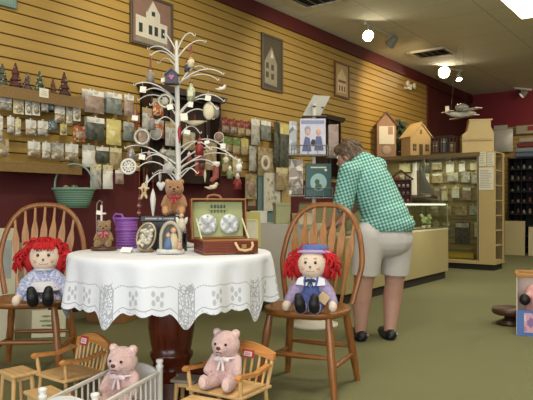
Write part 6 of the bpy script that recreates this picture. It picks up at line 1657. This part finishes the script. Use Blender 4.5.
# shorts
SH_ = mat('#c6c1bb', .8, .05, 9, bump=.3, bscale=10)
m = MB(); m.ell(tuple(wp(386, 239, .01)), (.202, .174, .14))
for h_, k_ in ((hipL, kneeL), (hipR, kneeR)): m.caps(tuple(h_), tuple(h_.lerp(k_, 1.02)), .122, .102, 18)
so = build(m, 'shorts', SH_, wm, remesh=.010, it=6)
import bmesh
bm = bmesh.new(); bm.from_mesh(so.data)
bmesh.ops.bisect_plane(bm, geom=bm.verts[:]+bm.edges[:]+bm.faces[:], plane_co=(0, 0, wp(385, 275).z), plane_no=(-.05, 0, -1), clear_outer=True)
bm.to_mesh(so.data); bm.free()
q = so.modifiers.new('t', 'SOLIDIFY'); q.thickness = .006
# shoes
for a_ in (ankL, ankR):
    m = MB(); m.caps((a_.x+.005, a_.y-.045, .036), (a_.x-.03, a_.y+.12, .034), .042, .038); m.ell((a_.x-.01, a_.y+.03, .02), (.045, .12, .02)); sh = build(m, 'shoe', mat('#16171d', .45, .1), wm, remesh=.006)
    m = MB(); m.ell((a_.x-.008, a_.y+.035, .006), (.05, .13, .007)); build(m, 'sole', mat('#0e0e10', .6), sh)
    for k in range(5):
        m = MB(); m.ell((a_.x+.046-.016*k, a_.y-.035-.022*sin(PI*k/5)-.02, .045), (.006, .006, .006), nu=7, nv=5); build(m, 'shoe_dot', mat('#cfcfc8', .5), sh)
# ================================================================== light and camera
def area(name, loc, tgt, sx, sy, e, col):
    d = bpy.data.lights.new(name, 'AREA'); d.shape = 'RECTANGLE'; d.size = sx; d.size_y = sy; d.energy = e; d.color = col
    o = bpy.data.objects.new(name, d); COL.objects.link(o); o.location = loc
    o.rotation_euler = (V(tgt)-V(loc)).to_track_quat('-Z', 'Y').to_euler(); return o
def spot(name, loc, tgt, e, col, ang=1.2, blend=.8, r=.06):
    d = bpy.data.lights.new(name, 'SPOT'); d.energy = e; d.color = col; d.spot_size = ang; d.spot_blend = blend; d.shadow_soft_size = r
    o = bpy.data.objects.new(name, d); COL.objects.link(o); o.location = loc
    o.rotation_euler = (V(tgt)-V(loc)).to_track_quat('-Z', 'Y').to_euler(); return o
area('window_daylight', (1.2, -3.7, 1.8), (-1.2, 4, .8), 8.5, 2.4, 265, (.90, .95, 1.0))
WARM = (1.0, .90, .70)
for x, y, e in ((-1.2, 1.2, 42), (2.0, 1.2, 32), (-1.2, 4.6, 42), (2.2, 5.2, 42), (0.2, 8.6, 46), (-1.0, 11.2, 26)):
    area('ceiling_fluorescent', (x, y, CEIL-.05), (x, y, 0), .6, 1.2, e, (1.0, .93, .78))
spot('wall_spot', (-3.1, 1.6, 3.4), (WX, 2.3, 2.9), 75, WARM, 1.5)
spot('wall_spot', (-3.3, 3.8, 3.4), (WX, 4.6, 2.4), 55, WARM, 1.5)
spot('wall_spot', (-3.2, 6.3, 3.35), (WX, 7.2, 2.4), 55, WARM, 1.5)
spot('wall_spot', (-3.4, 9.0, 3.4), (WX, 10.3, 2.6), 110, (1, .78, .45), 1.4)
spot('cabinet_spot', (-1.8, 7.0, 3.4), (-3.8, 9.6, 1.4), 45, WARM, 1.2)  # added fill lamp without a fitting, brightens the tall cabinet
spot('far_wall_fill', (-1.6, 12.6, 3.3), (-2.2, 14.8, 2.5), 90, WARM, 1.7)  # added lamp out of view, lifts the dark slats of the far wall
area('counter_light', (-3.30, 7.3, .995), (-3.32, 7.3, .2), .12, 2.2, 5, (1, .97, .85))
area('cabinet_light', (-3.9, 9.78, 1.72), (-3.9, 9.9, .2), 1.5, .06, 4, (1, .93, .75))  # added fill inside the tall cabinet, lightens the packets; no fitting there
w = bpy.data.worlds.new('dim_room'); SC.world = w; w.use_nodes = True
w.node_tree.nodes['Background'].inputs[0].default_value = (.78, .80, .78, 1); w.node_tree.nodes['Background'].inputs[1].default_value = .25
cd = bpy.data.cameras.new('camera'); cd.sensor_width = 36; cd.lens = 36*FPX/533; cd.shift_y = 5/533; cd.clip_end = 60; cd.clip_start = .05
co = bpy.data.objects.new('camera', cd); COL.objects.link(co); co.location = CAM; co.rotation_euler = (PI/2, 0, TH); SC.camera = co
SC.view_settings.view_transform = 'Standard'; SC.view_settings.look = 'None'; SC.view_settings.exposure = 0.55
